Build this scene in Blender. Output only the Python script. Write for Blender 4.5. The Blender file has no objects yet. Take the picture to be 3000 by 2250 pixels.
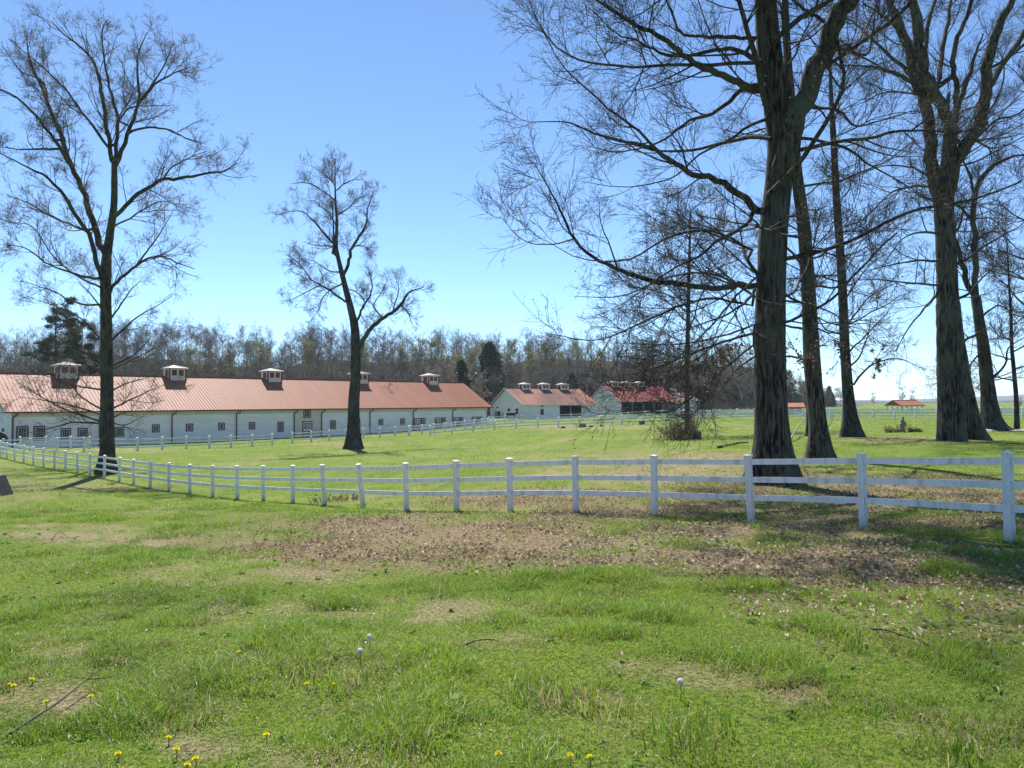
import bpy, math, random
import numpy as np
from mathutils import Matrix, Vector
RNG = np.random.default_rng(7)
random.seed(7)
SC = bpy.context.scene
COL = SC.collection
PI = math.pi
W = None

# ------------------------------------------------------------------ camera
F_PX, CX, CY = 2254.0, 1500.0, 1125.0          # the photograph's own 3000 x 2250 pixel grid
CAM = np.array([0.0, 0.0, 1.6])
PITCH = math.atan(58.0 / F_PX)
ROLL = math.atan(-0.0064)
_f = np.array([0, math.cos(PITCH), math.sin(PITCH)])
_u0 = np.array([0, -math.sin(PITCH), math.cos(PITCH)])
_r0 = np.array([1.0, 0, 0])
_r = math.cos(ROLL) * _r0 + math.sin(ROLL) * _u0
_u = -math.sin(ROLL) * _r0 + math.cos(ROLL) * _u0
def ray(px, py):
    return (px - CX) / F_PX * _r + (CY - py) / F_PX * _u + _f
def at(px, py, d):
    v = ray(px, py)
    return CAM + v * (d / v[1])
def project(P):
    Q = np.asarray(P, float) - CAM
    z = Q @ _f
    z = np.where(np.abs(z) < 1e-6, 1e-6, z)
    return CX + F_PX * (Q @ _r) / z, CY - F_PX * (Q @ _u) / z, z

cam_d = bpy.data.cameras.new("camera")
cam = bpy.data.objects.new("camera", cam_d); COL.objects.link(cam)
M = Matrix(((_r[0], _u[0], -_f[0], CAM[0]), (_r[1], _u[1], -_f[1], CAM[1]), (_r[2], _u[2], -_f[2], CAM[2]), (0, 0, 0, 1)))
cam.matrix_world = M
cam_d.sensor_width = 36; cam_d.sensor_fit = 'HORIZONTAL'
cam_d.lens = F_PX / 3000 * 36
cam_d.clip_start = 0.05; cam_d.clip_end = 30000
SC.camera = cam

# ------------------------------------------------------------------ helpers
def tag(o, label=None, cat=None, group=None, kind=None):
    if label: o['label'] = label
    if cat: o['category'] = cat
    if group: o['group'] = group
    if kind: o['kind'] = kind
    return o
def empty(name, loc, rz=0.0):
    o = bpy.data.objects.new(name, None); COL.objects.link(o)
    o.empty_display_size = 0.3
    o.location = [float(c) for c in loc]; o.rotation_euler = (0, 0, rz)
    return o
def np_mesh(name, V, quads=None, tris=None, mats=(), qm=None, tm=None, smooth=True, colors=None, attrs=None):
    me = bpy.data.meshes.new(name)
    V = np.asarray(V, np.float32)
    quads = np.zeros((0, 4), np.int32) if quads is None else np.asarray(quads, np.int32)
    tris = np.zeros((0, 3), np.int32) if tris is None else np.asarray(tris, np.int32)
    nq, nt = len(quads), len(tris)
    me.vertices.add(len(V)); me.vertices.foreach_set('co', V.ravel())
    me.loops.add(nq * 4 + nt * 3)
    me.loops.foreach_set('vertex_index', np.concatenate([quads.ravel(), tris.ravel()]).astype(np.int32))
    me.polygons.add(nq + nt)
    st = np.concatenate([np.arange(nq) * 4, nq * 4 + np.arange(nt) * 3]).astype(np.int32)
    me.polygons.foreach_set('loop_start', st)
    if qm is not None or tm is not None:
        a = np.zeros(nq, np.int32) if qm is None else np.broadcast_to(np.asarray(qm, np.int32), (nq,))
        b = np.zeros(nt, np.int32) if tm is None else np.broadcast_to(np.asarray(tm, np.int32), (nt,))
        me.polygons.foreach_set('material_index', np.ascontiguousarray(np.concatenate([a, b])))
    me.polygons.foreach_set('use_smooth', np.full(nq + nt, smooth, bool))
    for m in mats: me.materials.append(m)
    if colors is not None:
        ca = me.color_attributes.new('tint', 'FLOAT_COLOR', 'POINT')
        c = np.ones((len(V), 4), np.float32); c[:, :3] = colors
        ca.data.foreach_set('color', c.ravel())
    for k, v in (attrs or {}).items():
        a = me.attributes.new(k, 'FLOAT', 'POINT'); a.data.foreach_set('value', np.asarray(v, np.float32))
    me.update(calc_edges=True)
    return me
def link(name, me, parent=None, loc=None):
    o = bpy.data.objects.new(name, me); COL.objects.link(o)
    if parent is not None: o.parent = parent
    if loc is not None: o.location = [float(c) for c in loc]
    return o
class MB:
    """collects boxes, prisms and tubes and links them as one mesh object"""
    def __init__(s): s.v = []; s.f = []; s.m = []
    def add(s, vs, fs, mi=0):
        n = len(s.v); s.v += [tuple(map(float, p)) for p in vs]
        for f in fs: s.f.append(tuple(i + n for i in f)); s.m.append(mi)
        return s
    def box(s, x0, x1, y0, y1, z0, z1, mi=0):
        vs = [(x, y, z) for z in (z0, z1) for y in (y0, y1) for x in (x0, x1)]
        return s.add(vs, [(0, 2, 3, 1), (4, 5, 7, 6), (0, 1, 5, 4), (2, 6, 7, 3), (0, 4, 6, 2), (1, 3, 7, 5)], mi)
    def hexa(s, p, mi=0):
        return s.add(p, [(0, 3, 2, 1), (4, 5, 6, 7), (0, 1, 5, 4), (1, 2, 6, 5), (2, 3, 7, 6), (3, 0, 4, 7)], mi)
    def bar(s, a, b, w, h, mi=0, up=(0, 0, 1)):
        a = np.array(a, float); b = np.array(b, float); t = b - a; t /= np.linalg.norm(t)
        sd = np.cross(t, np.array(up, float)); sd /= np.linalg.norm(sd); n = np.cross(sd, t)
        P = []
        for q in (a, b):
            for i, j in ((-1, -1), (1, -1), (1, 1), (-1, 1)): P.append(q + sd * i * w / 2 + n * j * h / 2)
        return s.hexa(P, mi)
    def prism(s, poly, axis, a, b, mi=0):
        n = len(poly)
        def mk(p, q): return (q, p[0], p[1]) if axis == 0 else ((p[0], q, p[1]) if axis == 1 else (p[0], p[1], q))
        vs = [mk(p, a) for p in poly] + [mk(p, b) for p in poly]
        fs = [tuple(range(n))[::-1], tuple(range(n, 2 * n))] + [(i, (i + 1) % n, n + (i + 1) % n, n + i) for i in range(n)]
        return s.add(vs, fs, mi)
    def tube(s, pts, r, n=8, mi=0):
        pts = [np.array(p, float) for p in pts]; rings = []
        rs = r if hasattr(r, '__len__') else [r] * len(pts)
        vs = []
        for i, p in enumerate(pts):
            t = pts[min(i + 1, len(pts) - 1)] - pts[max(i - 1, 0)]; t /= np.linalg.norm(t)
            ref = np.array([1, 0, 0.0]) if abs(t[0]) < 0.8 else np.array([0, 1.0, 0])
            a = np.cross(t, ref); a /= np.linalg.norm(a); b = np.cross(t, a)
            for k in range(n): vs.append(p + rs[i] * (a * math.cos(2 * PI * k / n) + b * math.sin(2 * PI * k / n)))
        fs = [(i * n + k, i * n + (k + 1) % n, (i + 1) * n + (k + 1) % n, (i + 1) * n + k) for i in range(len(pts) - 1) for k in range(n)]
        fs += [tuple(range(n))[::-1], tuple(range((len(pts) - 1) * n, len(pts) * n))]
        return s.add(vs, fs, mi)
    def build(s, name, mats, parent=None, smooth=False, bevel=0, loc=None):
        me = bpy.data.meshes.new(name); me.from_pydata(s.v, [], s.f)
        for m in (mats if isinstance(mats, (list, tuple)) else [mats]): me.materials.append(m)
        if any(s.m): me.polygons.foreach_set('material_index', s.m)
        import bmesh
        b = bmesh.new(); b.from_mesh(me); bmesh.ops.recalc_face_normals(b, faces=b.faces)
        if bevel: bmesh.ops.bevel(b, geom=b.edges[:], offset=bevel, segments=1, affect='EDGES')
        b.to_mesh(me); b.free()
        if smooth: me.polygons.foreach_set('use_smooth', [True] * len(me.polygons))
        return link(name, me, parent, loc)
# value noise
_NG = np.random.default_rng(3).random((256, 256))
def vnoise(x, y, s):
    x = np.asarray(x, float) / s; y = np.asarray(y, float) / s
    xi = np.floor(x).astype(int); yi = np.floor(y).astype(int); fx = x - xi; fy = y - yi
    fx = fx * fx * (3 - 2 * fx); fy = fy * fy * (3 - 2 * fy)
    g = lambda i, j: _NG[i % 256, j % 256]
    return (g(xi, yi) * (1 - fx) + g(xi + 1, yi) * fx) * (1 - fy) + (g(xi, yi + 1) * (1 - fx) + g(xi + 1, yi + 1) * fx) * fy
def fbm(x, y, s): return 0.55 * vnoise(x, y, s) + 0.3 * vnoise(x + 31.7, y + 9.1, s / 2.3) + 0.15 * vnoise(x - 7.3, y + 55.1, s / 5.1)
def sstep(a, b, x):
    t = np.clip((np.asarray(x, float) - a) / (b - a), 0, 1); return t * t * (3 - 2 * t)

# ------------------------------------------------------------------ materials
def newmat(name):
    m = bpy.data.materials.new(name); m.use_nodes = True
    nt = m.node_tree; return m, nt, nt.nodes['Principled BSDF']
def N(nt, t, **kw):
    n = nt.nodes.new(t)
    for k, v in kw.items():
        if k in n.inputs: n.inputs[k].default_value = v
        else: setattr(n, k, v)
    return n
def ramp(nt, src, stops):
    r = nt.nodes.new('ShaderNodeValToRGB'); nt.links.new(src, r.inputs[0])
    e = r.color_ramp.elements
    while len(e) < len(stops): e.new(0.5)
    for i, (p, c) in enumerate(stops): e[i].position = p; e[i].color = (*c, 1)
    return r.outputs[0]
def mixc(nt, f, a, b, mode='MIX'):
    m = nt.nodes.new('ShaderNodeMix'); m.data_type = 'RGBA'; m.blend_type = mode
    for s, v in ((0, f), (6, a), (7, b)):
        if hasattr(v, 'links') or hasattr(v, 'is_linked'): nt.links.new(v, m.inputs[s])
        else: m.inputs[s].default_value = v if s == 0 else (*v, 1)
    return m.outputs[2]
def noise(nt, scale, detail=4, vec=None, rough=0.6):
    n = N(nt, 'ShaderNodeTexNoise', Scale=scale, Detail=detail, Roughness=rough)
    if vec is not None: nt.links.new(vec, n.inputs['Vector'])
    return n.outputs['Fac']
def ocoord(nt, scale=(1, 1, 1)):
    t = nt.nodes.new('ShaderNodeTexCoord'); mp = nt.nodes.new('ShaderNodeMapping')
    mp.inputs['Scale'].default_value = scale
    nt.links.new(t.outputs['Object'], mp.inputs['Vector']); return mp.outputs[0]
def bump(nt, bsdf, h, strength, dist):
    b = N(nt, 'ShaderNodeBump', Strength=strength, Distance=dist); nt.links.new(h, b.inputs['Height'])
    nt.links.new(b.outputs[0], bsdf.inputs['Normal'])
def simple(name, c1, c2, scale=3.0, rough=0.7, bumps=0.0, stretch=(1, 1, 1), lo=0.35, hi=0.7, metal=0.0, spec=0.5):
    m, nt, b = newmat(name)
    v = ocoord(nt, stretch); n = noise(nt, scale, 6, v)
    nt.links.new(ramp(nt, n, [(lo, c1), (hi, c2)]), b.inputs['Base Color'])
    b.inputs['Roughness'].default_value = rough; b.inputs['Metallic'].default_value = metal
    b.inputs['Specular IOR Level'].default_value = spec
    if bumps: bump(nt, b, n, bumps, 0.02)
    return m
def siding(name, c1, c2, pitch=0.16, scale=1.2):
    m, nt, b = newmat(name)
    v = ocoord(nt)
    n = noise(nt, scale, 8, ocoord(nt, (0.35, 0.35, 1.6)))
    sx = nt.nodes.new('ShaderNodeSeparateXYZ'); nt.links.new(v, sx.inputs[0])
    md = N(nt, 'ShaderNodeMath', operation='FRACT'); dv = N(nt, 'ShaderNodeMath', operation='DIVIDE')
    nt.links.new(sx.outputs[2], dv.inputs[0]); dv.inputs[1].default_value = pitch
    nt.links.new(dv.outputs[0], md.inputs[0])
    col = ramp(nt, n, [(0.3, c1), (0.72, c2)])
    nt.links.new(col, b.inputs['Base Color']); b.inputs['Roughness'].default_value = 0.65
    bump(nt, b, md.outputs[0], 0.6, 0.012)
    return m
def bark(name, c1, c2, moss=None, sc=1.0):
    m, nt, b = newmat(name)
    v = ocoord(nt, (6.5 * sc, 6.5 * sc, .8 * sc)); n = noise(nt, 2.0, 7, v, 0.65)
    col = ramp(nt, n, [(0.42, c1), (0.60, c2)])
    if moss:
        p = noise(nt, 0.9, 4, ocoord(nt, (1, 1, 0.6)))
        f = ramp(nt, p, [(0.48, (0, 0, 0)), (0.66, (1, 1, 1))])
        col = mixc(nt, f, col, moss)
    nt.links.new(col, b.inputs['Base Color']); b.inputs['Roughness'].default_value = 0.9
    b.inputs['Specular IOR Level'].default_value = 0.2
    bump(nt, b, n, 1.0, 0.09)
    return m
def leafmat(name, c1, c2, trans=0.5, attr=False, rough=0.55, spec=0.3):
    m, nt, b = newmat(name)
    if attr:
        a = nt.nodes.new('ShaderNodeAttribute'); a.attribute_name = 'tint'; col = a.outputs['Color']
    else:
        n = noise(nt, 2.5, 3, ocoord(nt)); col = ramp(nt, n, [(0.3, c1), (0.7, c2)])
    nt.links.new(col, b.inputs['Base Color']); b.inputs['Roughness'].default_value = rough
    b.inputs['Specular IOR Level'].default_value = spec
    t = nt.nodes.new('ShaderNodeBsdfTranslucent'); nt.links.new(col, t.inputs[0])
    mx = nt.nodes.new('ShaderNodeMixShader'); mx.inputs[0].default_value = trans
    out = nt.nodes['Material Output']
    nt.links.new(b.outputs[0], mx.inputs[1]); nt.links.new(t.outputs[0], mx.inputs[2]); nt.links.new(mx.outputs[0], out.inputs[0])
    return m

MT = {}
def fencemat(name, c1, c2):
    m, nt, b = newmat(name)
    n = noise(nt, 3.0, 7, ocoord(nt, (3, 3, .8)), .7); c = ramp(nt, n, [(.30, c1), (.52, c2)])
    n2 = noise(nt, 9.0, 5, ocoord(nt, (1.5, 1.5, .35)), .7); c = mixc(nt, ramp(nt, n2, [(.56, (0, 0, 0)), (.74, (.55, .55, .55))]), c, (.36, .37, .31))
    sx = nt.nodes.new('ShaderNodeSeparateXYZ'); nt.links.new(ocoord(nt), sx.inputs[0]); ad = N(nt, 'ShaderNodeMath', operation='MULTIPLY_ADD'); nt.links.new(n2, ad.inputs[0]); ad.inputs[1].default_value = .5; nt.links.new(sx.outputs[2], ad.inputs[2])
    g = nt.nodes.new('ShaderNodeObjectInfo')
    c = mixc(nt, ramp(nt, ad.outputs[0], [(.18, (.75, .75, .75)), (.42, (0, 0, 0))]), c, (.24, .25, .15))
    nt.links.new(mixc(nt, ramp(nt, g.outputs['Random'], [(0, (0, 0, 0)), (1, (.16, .16, .16))]), c, (.45, .44, .38)), b.inputs['Base Color']); b.inputs['Roughness'].default_value = .55
    bump(nt, b, n, .25, .004)
    return m
MT['post'] = fencemat('fence_post_white', (.60, .60, .56), (.82, .81, .78))
MT['fence'] = simple('fence_white', (0.56, 0.55, 0.50), (0.80, 0.79, 0.76), 4, 0.5, 0.0, (1.5, 1.5, 0.5), 0.34, 0.52)
MT['fence_far'] = simple('fence_far_white', (0.50, 0.51, 0.50), (0.78, 0.78, 0.76), 1.6, 0.6, 0, (1, 1, 1), 0.3, 0.6)
MT['siding'] = siding('siding_white', (0.68, 0.65, 0.64), (0.86, 0.83, 0.81))
MT['siding_low'] = siding('siding_paint', (0.71, 0.665, 0.675), (0.89, 0.84, 0.85), 0.13, 1.0)
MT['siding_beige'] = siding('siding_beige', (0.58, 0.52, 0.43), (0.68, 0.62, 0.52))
MT['trim_red'] = simple('trim_red', (0.085, 0.014, 0.018), (0.12, 0.02, 0.026), 4, 0.5)
MT['louver_red'] = simple('louver_red', (0.13, 0.016, 0.018), (0.17, 0.022, 0.025), 4, 0.6)
MT['trim_white'] = simple('trim_white', (0.66, 0.62, 0.62), (0.78, 0.75, 0.75), 4, 0.5)
MT['pane'] = simple('window_pane', (0.012, 0.016, 0.02), (0.03, 0.035, 0.04), 2, 0.25, spec=.3)
MT['dark'] = simple('interior_shade', (0.012, 0.012, 0.014), (0.03, 0.03, 0.03), 2, 0.8)  # near-black colour stands in for the shade inside open fronts and doorways
MT['black'] = simple('black_rubber', (0.01, 0.01, 0.011), (0.022, 0.022, 0.024), 6, 0.7)
MT['grey'] = simple('grey_paint', (0.22, 0.23, 0.24), (0.32, 0.33, 0.34), 3, 0.6)
def roofmat(name, c1, c2, stain, amt=(0.55, 0.8), rough=0.62):
    m, nt, b = newmat(name)
    n = noise(nt, 0.5, 7, ocoord(nt, (2.2, 0.35, 0.35)))
    n2 = noise(nt, 0.22, 5, ocoord(nt, (1, 0.5, 0.5)))
    c = ramp(nt, n, [(0.3, c1), (0.7, c2)])
    f = ramp(nt, n2, [(amt[0], (0, 0, 0)), (amt[1], (1, 1, 1))])
    c = mixc(nt, f, c, stain)
    sx = nt.nodes.new('ShaderNodeSeparateXYZ'); nt.links.new(ocoord(nt, (1.1, 1, 1)), sx.inputs[0]); fl = N(nt, 'ShaderNodeMath', operation='FLOOR'); nt.links.new(sx.outputs[0], fl.inputs[0])
    wn = nt.nodes.new('ShaderNodeTexWhiteNoise'); wn.noise_dimensions = '1D'; nt.links.new(fl.outputs[0], wn.inputs['W'])
    c = mixc(nt, ramp(nt, wn.outputs['Value'], [(0, (0, 0, 0)), (1, (.30, .30, .30))]), c, (.20, .085, .055))
    st = noise(nt, 1.0, 6, ocoord(nt, (2.6, .16, .16)), .7)
    c = mixc(nt, ramp(nt, st, [(.56, (0, 0, 0)), (.74, (.45, .45, .45))]), c, (.16, .075, .055))
    nt.links.new(c, b.inputs['Base Color'])
    b.inputs['Roughness'].default_value = rough; b.inputs['Specular IOR Level'].default_value = 0.22
    return m
MT['roof'] = roofmat('roof_red_metal', (0.29, 0.105, 0.055), (0.35, 0.130, 0.070), (0.32, 0.14, 0.085))
MT['roof_stained'] = roofmat('roof_red_stained', (0.30, 0.105, 0.06), (0.34, 0.125, 0.075), (0.12, 0.055, 0.04), (0.42, 0.62))
MT['roof_crimson'] = roofmat('roof_crimson', (0.29, 0.055, 0.055), (0.35, 0.075, 0.072), (0.28, 0.08, 0.075))
MT['roof_pale'] = roofmat('roof_pale_metal', (0.5, 0.44, 0.38), (0.62, 0.56, 0.5), (0.42, 0.25, 0.2), (0.5, 0.7), 0.35)
MT['bark_oak'] = bark('bark_oak', (0.010, 0.009, 0.008), (0.135, 0.118, 0.100), (0.105, 0.115, 0.085))
MT['bark_grey'] = bark('bark_grey', (0.012, 0.011, 0.010), (0.095, 0.088, 0.078), (0.09, 0.10, 0.085))
MT['bark_moss'] = bark('bark_moss', (0.013, 0.012, 0.009), (0.085, 0.078, 0.060), (0.10, 0.10, 0.045))
MT['twig'] = simple('twig_brown', (0.030, 0.024, 0.020), (0.075, 0.060, 0.050), 2, 0.85)
MT['twig_pale'] = simple('twig_grey', (0.055, 0.045, 0.038), (0.11, 0.09, 0.075), 2, 0.85)
MT['bud'] = leafmat('bud_olive', (0.15, 0.13, 0.04), (0.24, 0.20, 0.06), 0.45)
MT['bud_red'] = leafmat('bud_russet', (0.16, 0.09, 0.06), (0.24, 0.14, 0.09), 0.4)
MT['deadleaf'] = leafmat('dead_leaf_brown', (0.085, 0.05, 0.03), (0.16, 0.10, 0.06), 0.35)
MT['wood_pale'] = simple('dead_wood', (0.16, 0.12, 0.09), (0.34, 0.28, 0.21), 5, 0.9, 0.5, (6, 6, 1))
MT['stone'] = simple('pale_stone', (0.40, 0.38, 0.34), (0.62, 0.6, 0.56), 3, 0.85, 0.4)
MT['rock'] = simple('grey_rock', (0.10, 0.09, 0.08), (0.24, 0.22, 0.2), 3, 0.9, 0.5)

# ------------------------------------------------------------------ terrain
CT = [  # pixel x, pixel y, metres ahead of the camera
 (2950,1580,11.7),(2524,1540,14.1),(2196,1526,15.6),(1914,1512,17.0),(1686,1500,18.2),(1494,1497,19.2),(1336,1496,20.3),
 (1190,1492,21.7),(1064,1483,23.7),(951,1478,25.7),(858,1472,27.7),(772,1466,29.8),(696,1460,31.7),(624,1453,33.6),(557,1447,35.6),
 (496,1439,37.6),(441,1430,39.3),(393,1424,41.2),(351,1412,43.0),(307,1398,45.0),(265,1393,47.0),(228,1386,49.0),(193,1379,51.0),
 (161,1374,53.0),(129,1368,55.2),(99,1362,57.4),(71,1355,59.7),(44,1348,61.9),(2,1335,66.3),(-60,1322,70),
 (403,1322,75),(798,1303,91),(1158,1274,106),(356,1307,92),(937,1280,112),(1083,1271,118),(30,1318,84),(1433,1246,136),
 (1036,1316,73),(1500,1226,165),(1586,1256,104),(1771,1251,100),(1902,1237,97),(2230,1228,95),(3000,1226,95),
 (2265,1413,22),(2403,1341,30.3),(2497,1280,46),(2792,1293,40),(2861,1287,42),(2910,1260,54),(1995,1286,56),(1500,1345,42),(1250,1330,55),
 (2640,1268,53),(1700,1400,28)]
_P = np.array([at(a, b, c) for a, b, c in CT])
_ex = []
for px in (-900, -300, 300, 900, 1500, 2100, 2700, 3300, 3900):
    th = math.atan((px - CX) / F_PX)
    for d, z in ((1.5, 0.0), (3.0, 0.0), (5.0, -0.02), (7.5, -0.12)):
        k = (1500 - px) / 1500
        _ex.append((math.tan(th) * d, d, z - max(k, 0) * 0.03 * d))
for px, zl in ((-1200, -3.2), (-500, -3.1), (300, -2.9), (1000, -2.5), (1500, -1.6), (2000, -0.9), (2600, -1.2), (3300, -1.2), (4200, -1.2)):
    th = math.atan((px - CX) / F_PX)
    for d in (150, 220, 320): _ex.append((math.tan(th) * d, d, zl))
for px, d, z in ((-700, 20, -1.0), (-700, 35, -2.0), (-700, 60, -2.9), (-200, 14, -0.55), (-100, 22, -1.1), (200, 14, -0.6), (200, 22, -1.25), (600, 14, -0.55),
                 (1000, 12, -0.42), (1500, 11, -0.32), (2100, 10, -0.26), (3700, 10, -0.3), (3700, 30, -0.4), (3700, 60, -0.5), (-200, 30, -1.75)):
    _ex.append(((px - CX) / F_PX * d, d, z))
_P = np.vstack([_P, np.array(_ex)])
_TH = np.arctan2(_P[:, 0], _P[:, 1]); _LD = np.log(np.hypot(_P[:, 0], _P[:, 1])); _ZZ = _P[:, 2]
def woods_edge(px):
    return np.interp(px, [-800, 0, 700, 1433, 2000, 2300, 2500, 2700], [125, 140, 158, 190, 225, 300, 430, 900])
def ground(x, y):
    x = np.atleast_1d(np.asarray(x, float)); y = np.atleast_1d(np.asarray(y, float))
    out = np.zeros(len(x))
    for i in range(0, len(x), 60000):
        xs, ys = x[i:i + 60000], y[i:i + 60000]
        th = np.clip(np.arctan2(xs, ys), -0.95, 0.95); ld = np.log(np.clip(np.hypot(xs, ys), 1.2, 320))
        w = np.exp(-((th[:, None] - _TH) / 0.085) ** 2 - ((ld[:, None] - _LD) / 0.15) ** 2) + 1e-5 * np.exp(-((th[:, None] - _TH) / 0.4) ** 2 - ((ld[:, None] - _LD) / 0.5) ** 2) + 1e-14
        z = (w * _ZZ).sum(1) / w.sum(1)
        d = np.maximum(ys, 1); px = CX + F_PX * xs / d
        e = woods_edge(np.clip(px, -800, 2700))
        rise = sstep(0, 120, d - e - 4) * (17.5 + 5 * vnoise(px, 0 * px, 160)) * (1 - sstep(2150, 2480, px)) * (ys > 0)
        nb = (fbm(xs, ys, 1.9) - 0.5) * 0.07 + (fbm(xs + 90, ys, 7.0) - 0.5) * 0.16
        out[i:i + 60000] = z + rise + nb * np.clip(np.hypot(xs, ys) / 5, 0.3, 1)
    return out
def gz(x, y): return float(ground(x, y)[0])
def gpt(px, d):
    x = float(at(px, 1200, d)[0]); return np.array([x, d, gz(x, d)])

# fine painted-in-nature patches: bare soil, leaf litter, dry straw, woodland floor
def blob(px, py, cx, cy, rx, ry, rot=0.0):
    a = (px - cx); b = (py - cy); c, s = math.cos(rot), math.sin(rot)
    u = (a * c + b * s) / rx; v = (-a * s + b * c) / ry
    return 1 - sstep(0.55, 1.15, np.sqrt(u * u + v * v))
def patches(x, y):
    z = ground(x, y); px, py, _ = project(np.stack([x, y, z], 1))
    front = np.asarray(y) > 0.5
    n1 = fbm(x, y, 2.1); n2 = fbm(x + 40, y - 13, 0.9); n3 = fbm(x - 70, y + 21, 5.0)
    soil = blob(px, py, 1230, 1565, 600, 62, 0.05) * 0.9
    soil = np.maximum(soil, blob(px, py, 1150, 1640, 420, 40) * 0.85); soil = np.maximum(soil, blob(px, py, 850, 1600, 420, 45, .05) * 0.6)
    soil = np.maximum(soil, blob(px, py, 1600, 1530, 520, 50) * 0.6)
    soil = soil * sstep(0.30, 0.52, 0.55 * n1 + 0.45 * n2 + 0.12 * soil)
    leaf = blob(px, py, 1480, 1600, 950, 100, 0.02)
    leaf = np.maximum(leaf, blob(px, py, 2250, 1600, 900, 130, 0.12))
    leaf = np.maximum(leaf, blob(px, py, 2600, 1470, 800, 95, 0.05))
    leaf = np.maximum(leaf, blob(px, py, 1600, 1460, 420, 38))
    leaf = np.maximum(leaf, 0.55 * blob(px, py, 2100, 1380, 420, 60))
    leaf = np.maximum(leaf, 0.30 * blob(px, py, 2650, 1800, 620, 170))
    leaf = np.maximum(leaf, 0.5 * blob(px, py, 2850, 1750, 300, 160))
    leaf = np.maximum(leaf, 0.35 * blob(px, py, 150, 1430, 260, 30))
    leaf = leaf * (0.35 + 0.65 * sstep(0.34, 0.58, 0.5 * n1 + 0.5 * n2))
    dry = 0 * px
    for cx, cy, rx, ry, a in ((120,1555,330,26,1),(450,1585,420,22,.9),(760,1680,420,50,.75),(760,1800,260,45,.8),(1250,1790,330,50,.6),(150,1900,200,30,.7),(2450,2040,260,40,.9),
                              (2850,2140,260,45,.9),(120,2060,210,70,.9),(640,2180,200,50,.7),(1700,2050,160,30,.6),(1950,1960,200,40,.6),(2100,1990,250,40,.5),(1000,2230,300,40,.5),(1450,1880,200,30,.5),
                              (2700,1290,260,14,.5),(1720,1252,260,9,.8),(330,1320,180,9,.8),(1000,1300,120,8,.7),(1900,1360,500,50,.55),(500,1500,260,20,.3)):
        dry = np.maximum(dry, a * blob(px, py, cx, cy, rx, ry))
    n4 = fbm(x + 3, y + 77, .33)
    dry = np.clip(dry * (0.1 + 1.1 * sstep(0.36, 0.62, 0.5 * n2 + 0.5 * n4)) + 0.7 * sstep(0.55, 0.70, 0.45 * n3 + 0.3 * n1 + .25 * n4), 0, 1)
    d = np.maximum(y, 1); ppx = CX + F_PX * x / d
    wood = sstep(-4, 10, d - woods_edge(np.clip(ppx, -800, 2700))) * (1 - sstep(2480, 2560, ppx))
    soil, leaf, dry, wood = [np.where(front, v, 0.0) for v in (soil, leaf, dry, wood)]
    return soil, leaf, dry, wood

th = np.concatenate([np.linspace(-PI, -0.72, 50)[:-1], np.linspace(-0.72, 0.72, 520), np.linspace(0.72, PI, 50)[1:]])[:-1]
rd = np.concatenate([[0.0], np.geomspace(0.6, 5200, 330)])
TH, RD = np.meshgrid(th, rd)
gx, gy = (np.sin(TH) * RD).ravel(), (np.cos(TH) * RD).ravel()
GZ = ground(gx, gy)
nth, nr = len(th), len(rd)
ii = np.arange(nr - 1)[:, None] * nth; jj = np.arange(nth)[None, :]; j2 = (jj + 1) % nth
Q = np.stack([ii + jj, ii + j2, ii + nth + j2, ii + nth + jj], -1).reshape(-1, 4)[:, ::-1]
s_, l_, d_, w_ = patches(gx, gy)
mg, nt, b = newmat('meadow_ground')
def att(k):
    a = nt.nodes.new('ShaderNodeAttribute'); a.attribute_name = k; return a.outputs['Fac']
v = ocoord(nt)
nA, nB, nC = noise(nt, 0.35, 6, v), noise(nt, 3.5, 6, v, 0.7), noise(nt, 30, 7, v, 0.8)
green = ramp(nt, nA, [(0.3, (0.105, 0.18, 0.014)), (0.5, (0.165, 0.25, 0.022)), (0.72, (0.24, 0.29, 0.05))])
green = mixc(nt, ramp(nt, nB, [(0.42, (0, 0, 0)), (0.75, (0.75, 0.75, 0.75))]), green, (0.21, 0.20, 0.075))
green = mixc(nt, ramp(nt, nC, [(0.40, (0.9, 0.9, 0.9)), (0.54, (0, 0, 0))]), green, (0.030, 0.045, 0.010))
straw = ramp(nt, nC, [(0.40, (0.07, 0.06, 0.025)), (0.5, (0.24, 0.20, 0.10)), (0.62, (0.44, 0.36, 0.22))])
soilc = ramp(nt, nC, [(0.36, (0.09, 0.06, 0.03)), (0.5, (0.19, 0.135, 0.075)), (0.64, (0.33, 0.25, 0.155))])
litter = ramp(nt, nC, [(0.38, (0.07, 0.052, 0.028)), (0.5, (0.21, 0.155, 0.09)), (0.64, (0.46, 0.38, 0.25))])
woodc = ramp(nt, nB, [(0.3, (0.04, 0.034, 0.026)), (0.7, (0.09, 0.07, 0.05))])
c = mixc(nt, att('dry'), green, straw)
c = mixc(nt, att('soil'), c, soilc)
c = mixc(nt, att('leaf'), c, litter)
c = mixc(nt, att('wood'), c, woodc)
nt.links.new(c, b.inputs['Base Color']); b.inputs['Roughness'].default_value = 0.95; b.inputs['Specular IOR Level'].default_value = 0.1
bump(nt, b, nC, 0.7, 0.05)
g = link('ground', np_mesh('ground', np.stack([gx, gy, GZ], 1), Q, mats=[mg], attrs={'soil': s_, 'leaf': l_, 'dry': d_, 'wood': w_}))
tag(g, kind='structure')

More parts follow.
